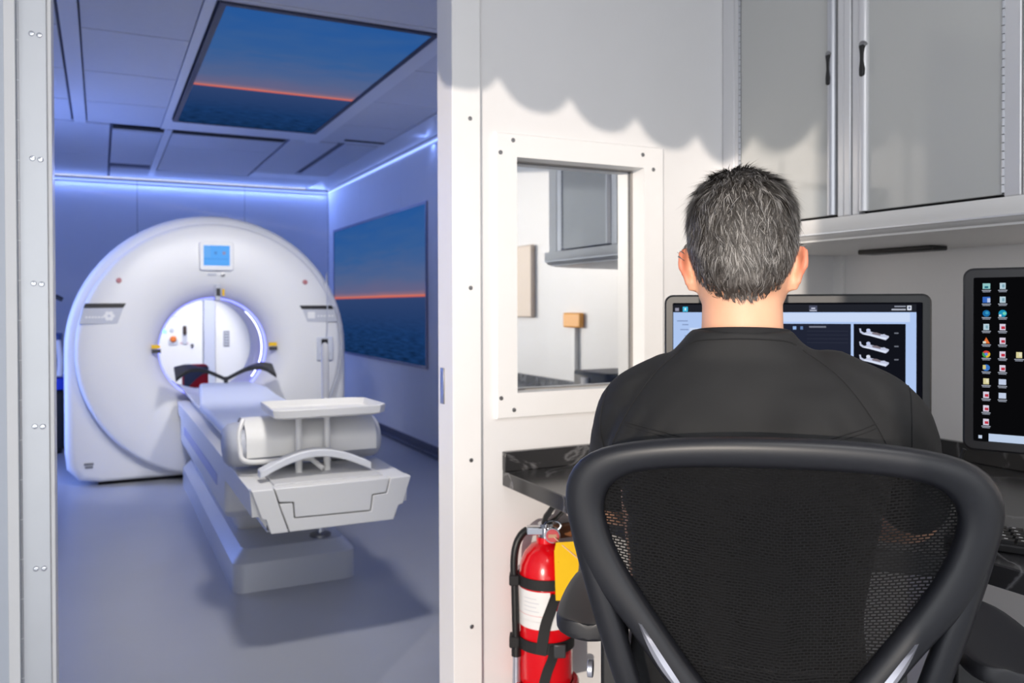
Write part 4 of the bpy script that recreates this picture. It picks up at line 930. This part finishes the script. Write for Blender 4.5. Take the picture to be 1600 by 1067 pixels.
WR_L, WR_R = (-.175, .395, .757), (.225, .405, .757)
def body_mesh():
    b = MB()
    b.loft([ellr(0, y, z, w, d) for z, w, d, y in head_rings])
    b.loft([ellr(0, y, z, w, d, p=2) for z, w, d, y in ((1.05, .085, .07, .012), (1.10, .066, .066, .016), (1.13, .059, .061, .020), (1.17, .058, .060, .026), (1.21, .060, .062, .03))])
    b.loft([ellr(0, y, z, w, d) for z, w, d, y in ((.47, .17, .12, -.01), (.56, .165, .11, -.015), (.72, .155, .10, -.015), (.88, .175, .105, -.01), (.98, .18, .10, 0), (1.03, .165, .085, .006), (1.07, .12, .068, .012), (1.10, .07, .058, .016))])
    # face: nose, brow, lips, chin
    b.loft([[(-w, y, z), (w, y, z), (0, y+d, z)] for z, w, y, d in ((1.250, .006, .128, .012), (1.225, .009, .126, .026), (1.207, .014, .122, .030), (1.198, .010, .122, .018))])
    b.sphere((0, .126, 1.262), .03, 8, (1.5, .5, .35)); b.sphere((0, .132, 1.176), .02, 8, (1.1, .5, .32)); b.sphere((0, .125, 1.146), .022, 8, (1, .7, .7))
    # arms
    for sx, sh, mid, el, wr in ((-1, (-.145, .012, 1.005), (-.186, .10, .930), EL_L, WR_L), (1, (.165, .015, 1.010), (.232, .11, .930), EL_R, WR_R)):
        mid2 = tuple((a+c)/2 for a, c in zip(el, wr))
        chain(b, [sh, mid, el, mid2, wr], [.046, .043, .040, .037, .026])
        w = Vector(wr); d = w-Vector(el); d.z = -.10*d.length; d.normalize(); side = d.cross(Vector((0, 0, 1))).normalized()
        palm = w+d*.05; b.tube([w, w+d*.03, w+d*.09], [.026, .040, .038], 12, flat=.45)
        for f in range(4):
            base = w+d*.085+side*(.030-.020*f); L_ = (.070, .080, .076, .060)[f]; dn = Vector((0, 0, -1))
            b.tube([base-d*.02, base+d*L_*.45, base+d*L_*.8+dn*.010, base+d*L_*.95+dn*.024], [.009, .0085, .008, .0065], 8)
        tb0 = w+d*.03-side*sx*.03; b.tube([tb0, tb0+d*.03-side*sx*.018, tb0+d*.06-side*sx*.02+Vector((0, 0, -.01))], [.012, .010, .008], 8)
    # legs
    for sx in (-1, 1):
        hip = (sx*.09, .0, .53); kn = (sx*.14, .43, .53); an = (sx*.13, .40, .09)
        chain(b, [hip, (sx*.115, .22, .535), kn, (sx*.135, .43, .32), an], [.085, .078, .058, .052, .038])
    return b
def voxel(mb, name, m, parent, size, smooth=6):
    o = mb.build(name, m, parent)
    r = o.modifiers.new('remesh', 'REMESH'); r.mode = 'VOXEL'; r.voxel_size = size
    s = o.modifiers.new('smooth', 'SMOOTH'); s.factor = .5; s.iterations = smooth
    dg = bpy.context.evaluated_depsgraph_get(); me = bpy.data.meshes.new_from_object(o.evaluated_get(dg), depsgraph=dg)
    o.modifiers.clear(); old = o.data; o.data = me; bpy.data.meshes.remove(old); me.name = name
    me.materials.clear(); me.materials.append(m); me.polygons.foreach_set('use_smooth', [True]*len(me.polygons)); return o
bodym = body_mesh()
for sx in (-1, 1):   # ears
    c = Vector((sx*.0772, .022, 1.221)); out = Vector((sx*.80, -.60, .0)); fwd = Vector((sx*.0, .0, 0))
    ax = Vector((sx*math.cos(math.radians(58)), -math.sin(math.radians(58)), 0.0)); nz_ = Vector((0, 0, 1)).cross(ax)
    pts = []
    for i in range(17):
        t = 2*PI*i/16; rr = 1.0 if math.sin(t) > -.2 else .62
        pts.append(c+ax*(.0150*math.cos(t)*rr+.003)+Vector((sx*.006*math.sin(t), 0, .029*math.sin(t))))
    bodym.tube(pts[:-1], .0055, 8, closed=True)
    bodym.loft([[c+ax*(.012*math.cos(t)*(1 if math.sin(t) > -.2 else .6)+.003)+nz_*q+Vector((sx*.006*math.sin(t), 0, .027*math.sin(t))) for t in [2*PI*i/16 for i in range(16)]] for q in (-.004, .004)])
    bodym.sphere(c-ax*.010+Vector((0, 0, .0)), .014, 8, (.8, .8, 1.7))
body = voxel(bodym, 'body', SKIN, man, .0048, 5)
ca = body.data.color_attributes.new('flush', 'FLOAT_COLOR', 'POINT')
for v in body.data.vertices:
    f_ = max(0, min(1, (abs(v.co.x)-.074)/.010)) if 1.17 < v.co.z < 1.27 and v.co.y < .07 else 0
    ca.data[v.index].color = (f_, f_, f_, 1)
for sx in (-1, 1):
    e = MB().sphere((sx*.031, .1225, 1.238), .0112, 8).build('eye', LABELW, man); MB().sphere((sx*.031, .1308, 1.238), .0048, 6).build('iris', INK, e)
# shirt
def shirt_mesh():
    b = MB()
    b.loft([ellr(cx, y, z, w, d, p=2.5) for z, w, d, y, cx in ((.47, .19, .135, -.01, 0), (.58, .168, .124, -.015, 0), (.74, .158, .118, -.018, .004), (.87, .176, .124, -.016, .008), (.96, .202, .122, -.010, .010), (1.01, .195, .110, -.002, .012), (1.045, .178, .096, .005, .012), (1.070, .150, .084, .010, .010), (1.092, .112, .074, .014, .005), (1.113, .087, .072, .015, .0), (1.133, .071, .069, .016, 0))])
    chain(b, [(-.10, .012, 1.040), (-.148, .012, 1.010), (-.168, .05, .972), (-.190, .105, .925), (-.210, .140, .872)], [.058, .064, .061, .056, .054])
    chain(b, [(.12, .012, 1.046), (.175, .014, 1.015), (.210, .055, .975), (.236, .115, .925), (.255, .150, .868)], [.060, .064, .063, .058, .055])
    return b
shirt = voxel(shirt_mesh(), 'scrub_top', SHIRT, man, .0058, 8)
tag(shirt, 'black short-sleeved scrub top')
# folds: displace along normals with broad ridged noise
from mathutils import noise as mnoise
me = shirt.data; nv = [v.normal.copy() for v in me.vertices]
for v, nn in zip(me.vertices, nv):
    p = v.co; a = mnoise.noise(Vector((p.x*9, p.y*7, p.z*13)))+.5*mnoise.noise(Vector((p.x*20+3, p.y*16, p.z*26)))
    ridge = 0
    # diagonal folds from the armpits
    for sx in (-1, 1):
        q = (p.x*sx-.15); w = math.exp(-(q/.055)**2-((p.z-.93)/.07)**2); ridge += w*math.sin((p.z*1.0+q*1.3)*120)*.0022
    hol = -.011*math.exp(-((p.x-.012)/.045)**2-((p.z-.985)/.05)**2)*(1 if p.y < 0 else 0)
    for sx in (-1, 1): hol += .006*math.exp(-((p.x-.012-sx*.095)/.05)**2-((p.z-1.0)/.06)**2)*(1 if p.y < 0 else 0)
    v.co += nn*(a*.0034+ridge*1.7+hol)
bv = BVHTree.FromPolygons([v.co[:] for v in me.vertices], [p.vertices[:] for p in me.polygons])
def seam(pts, name='seam', r=.0011, m=RIB):
    out = []
    for x, z in smooth_path(pts, 8):
        h = bv.ray_cast(Vector((x, -.6, z)), Vector((0, 1, 0)))
        if h[0] is not None: out.append(h[0]-Vector((0, .0003, 0)))
    if len(out) > 2: MB().tube(out, r, 6).build(name, m, shirt)
seam([(-.082, 1.106), (-.118, 1.075), (-.150, 1.030), (-.175, .98), (-.190, .93)]); seam([(.082, 1.106), (.128, 1.070), (.165, 1.020), (.190, .97), (.205, .93)])
seam([(-.196, 1.045), (-.205, 1.0), (-.203, .95), (-.198, .92)]); seam([(.224, 1.055), (.222, 1.01), (.226, .96), (.236, .92)])
seam([(-.160, 1.002), (-.10, .995), (-.03, .982), (.02, .979), (.10, .993), (.172, 1.012)], r=.0009)
seam([(-.160, .998), (-.10, .990), (-.03, .977), (.02, .974), (.10, .988), (.174, 1.007)], r=.0006)
seam([(-.074, 1.112), (-.062, 1.1175), (-.035, 1.1205), (0, 1.1215), (.035, 1.1205), (.062, 1.1175), (.074, 1.112)], r=.0012)
# neck band
nb = MB(); rw = []
for i in range(40):
    t = 2*PI*i/40; c, s = math.cos(t), math.sin(t); cx, cy = .0665*c, .0175+.066*s; zt = 1.131+.006*(-s)
    rw.append([(cx*1.06, .0175+(cy-.0175)*1.06, zt-.026), (cx*1.03, .0175+(cy-.0175)*1.03, zt), (cx*.97, .0175+(cy-.0175)*.97, zt+.001), (cx*.94, .0175+(cy-.0175)*.94, zt-.026)])
nb.loft(rw, closed=True); tag(nb.build('neck_band', RIB, shirt, ang=60), 'ribbed black neckband')
# trousers and shoes
tm = MB()
tm.loft([ellr(0, 0, z, w, d) for z, w, d in ((.455, .18, .14), (.52, .18, .14), (.60, .172, .127))])
for sx in (-1, 1): chain(tm, [(sx*.09, .0, .53), (sx*.115, .22, .535), (sx*.14, .43, .53), (sx*.135, .435, .32), (sx*.13, .40, .11)], [.098, .090, .072, .066, .060])
voxel(tm, 'trousers', TROUS, man, .009, 5)
for sx in (-1, 1):
    MB().loft([ellr(sx*.135, y, z, w, .01) if False else [(sx*.135+w*math.cos(t), y, max(.0, h*(.5+.5*math.sin(t)))) for t in [2*PI*i/14 for i in range(14)]] for y, w, h, z in ((.34, .02, .05, 0), (.36, .036, .09, 0), (.42, .040, .10, 0), (.50, .045, .07, 0), (.57, .042, .05, 0), (.605, .02, .03, 0))]).build('shoe', SHOE, man)

# hair ---------------------------------------------------------------
def skull(az_, el):     # az_ 0 = back of head, +right ; el from 0 at ear level to pi/2 at the crown
    d = Vector((math.sin(az_)*math.cos(el), -math.cos(az_)*math.cos(el), math.sin(el)))
    return d
hc = Vector((0, HY, 1.262))
bvb = BVHTree.FromPolygons([v.co[:] for v in body.data.vertices], [p.vertices[:] for p in body.data.polygons])
def hit(d):
    h = bvb.ray_cast(hc+d*.3, -d)
    return (h[0], h[1]) if h[0] is not None else (None, None)
whorl = Vector((-.018, -.052, 1.0)).normalized(); wp = hc+whorl*.10
def hairline(az_):
    # lowest z of hair, by azimuth from the back (radians, sign free)
    a = abs(az_)
    if a < .75: return 1.176+.027*(a/.75)**1.5
    if a < 1.25: return 1.203+.047*(a-.75)/.5
    if a < 1.75: return 1.256
    if a < 2.1: return 1.256+.034*(a-1.75)/.35
    return 1.292+.015*min(1, (a-2.1)/.5)
cap = MB(); CN, CM = 48, 18; cv_ = []; cf = []
for i in range(CM+1):
    for j in range(CN):
        a = -PI+2*PI*j/CN; zmin = hairline(a)+.004; e0 = math.atan2(zmin-hc.z, .095); el = e0+(PI/2-e0)*i/CM
        p, nn = hit(skull(a, el)); cv_.append(p+nn*.0045 if p else hc+skull(a, el)*.1)
for i in range(CM):
    for j in range(CN): cf.append((i*CN+j, i*CN+(j+1) % CN, (i+1)*CN+(j+1) % CN, (i+1)*CN+j))
hair_cap = cap.add(cv_, cf).build('hair_base', SCALP, man, ang=180)
from mathutils.kdtree import KDTree
def scalp_sample():
    while True:
        a = random.uniform(-PI, PI); se = random.uniform(-.95, 1); el = math.asin(se); d = skull(a, el)
        if abs(a) > 2.2 and random.random() < .5: continue
        p, nn = hit(d)
        if p is None: continue
        hl = hairline(a)
        if p.z < hl+random.gauss(0, .004): continue
        return a, p, nn, hl
def flow(p, nn, wild):
    dw = p-wp; dwl = dw.length; tang = dw-nn*dw.dot(nn)
    if tang.length < 1e-4: tang = Vector((1, 0, 0))-nn*nn.x
    tang.normalize(); swirl = nn.cross(tang); near = math.exp(-dwl/.05)
    g = Vector((0, 0, -1)); g = g-nn*g.dot(nn)
    tang = (tang+swirl*(.55*near)+g*(.9*(1-near))*min(1, dwl/.06)).normalized()
    c = mnoise.noise(p*38)*.7+random.gauss(0, wild)
    return (tang+nn.cross(tang)*c).normalized(), g, dwl
clumps = []
for _ in range(2600):
    a, p, nn, hl = scalp_sample(); t, g, dwl = flow(p, nn, .30); low = max(0, min(1, (p.z-hl)/.09))
    L_ = (.007+.021*low)*random.uniform(.65, 1.25); lift = (.07+.15*low)*random.uniform(.4, 1.5)
    if p.z > 1.325: lift += .10*random.random()**2
    tip = p+nn*.003+t*L_+nn*L_*lift*.8+g*L_*.12
    clumps.append((p, tip, L_, lift, random.random()))
kd = KDTree(len(clumps))
for i, c in enumerate(clumps): kd.insert(c[0], i)
kd.balance()
hv = []; hf = []; hcol = []
N_H = 34000; cnt = 0
dark = np.array([lin(46), lin(42), lin(40)]); mid_ = np.array([lin(90), lin(86), lin(82)]); light = np.array([lin(178), lin(174), lin(170)]); brn = np.array([lin(62), lin(49), lin(42)])
while cnt < N_H:
    a, p, nn, hl = scalp_sample()
    dwl = (p-wp).length
    if dwl < .018 and random.random() < .35: continue
    ci = kd.find(p)[1]; cp, ctip, L_, lift, ct = clumps[ci]
    p0 = p+nn*.003; tip = ctip+(p-cp)*.40+Vector((random.gauss(0, 1), random.gauss(0, 1), random.gauss(0, 1)))*L_*.09
    if random.random() < .12: tip = tip+(tip-p0)*random.uniform(.05, .25)+nn*L_*.12*random.random()
    t = tip-p0; mid_p = p0+t*.5+nn*L_*.10
    sd_ = t.cross(nn)
    if sd_.length < 1e-7: continue
    sd_.normalize(); wdt = .00048*random.uniform(.7, 1.4); b0 = len(hv)
    hv += [p0-sd_*wdt, p0+sd_*wdt, mid_p-sd_*wdt*.9, mid_p+sd_*wdt*.9, tip]
    hf += [(b0, b0+1, b0+3, b0+2), (b0+2, b0+3, b0+4)]
    r = random.random()*.6+ct*.4; nape = 1-min(1, max(0, (p.z-1.185)/.06))
    tone = dark*(1-r)+mid_*r
    if random.random() < .14+.28*ct-.20*nape: q = random.uniform(.3, 1); tone = tone*(1-q)+light*q
    w_ = .55*nape*(1 if abs(a) < .9 else .2); tone = tone*(1-w_)+brn*w_
    hcol += [tone]*5; cnt += 1
hm = bpy.data.meshes.new('hair'); hm.from_pydata([tuple(v) for v in hv], [], hf); hm.materials.append(HAIR)
at = hm.color_attributes.new('tone', 'FLOAT_COLOR', 'POINT'); arr = np.ones((len(hv), 4), np.float32); arr[:, :3] = np.array(hcol); at.data.foreach_set('color', arr.ravel())
hm.polygons.foreach_set('use_smooth', [True]*len(hm.polygons)); hm.update()
ho = bpy.data.objects.new('hair', hm); COL.objects.link(ho); ho.parent = man; ho['kind'] = 'stuff'; ho['label'] = 'short grey hair'

for o in list(bpy.data.objects):
    if '_w' in o: del o['_w']
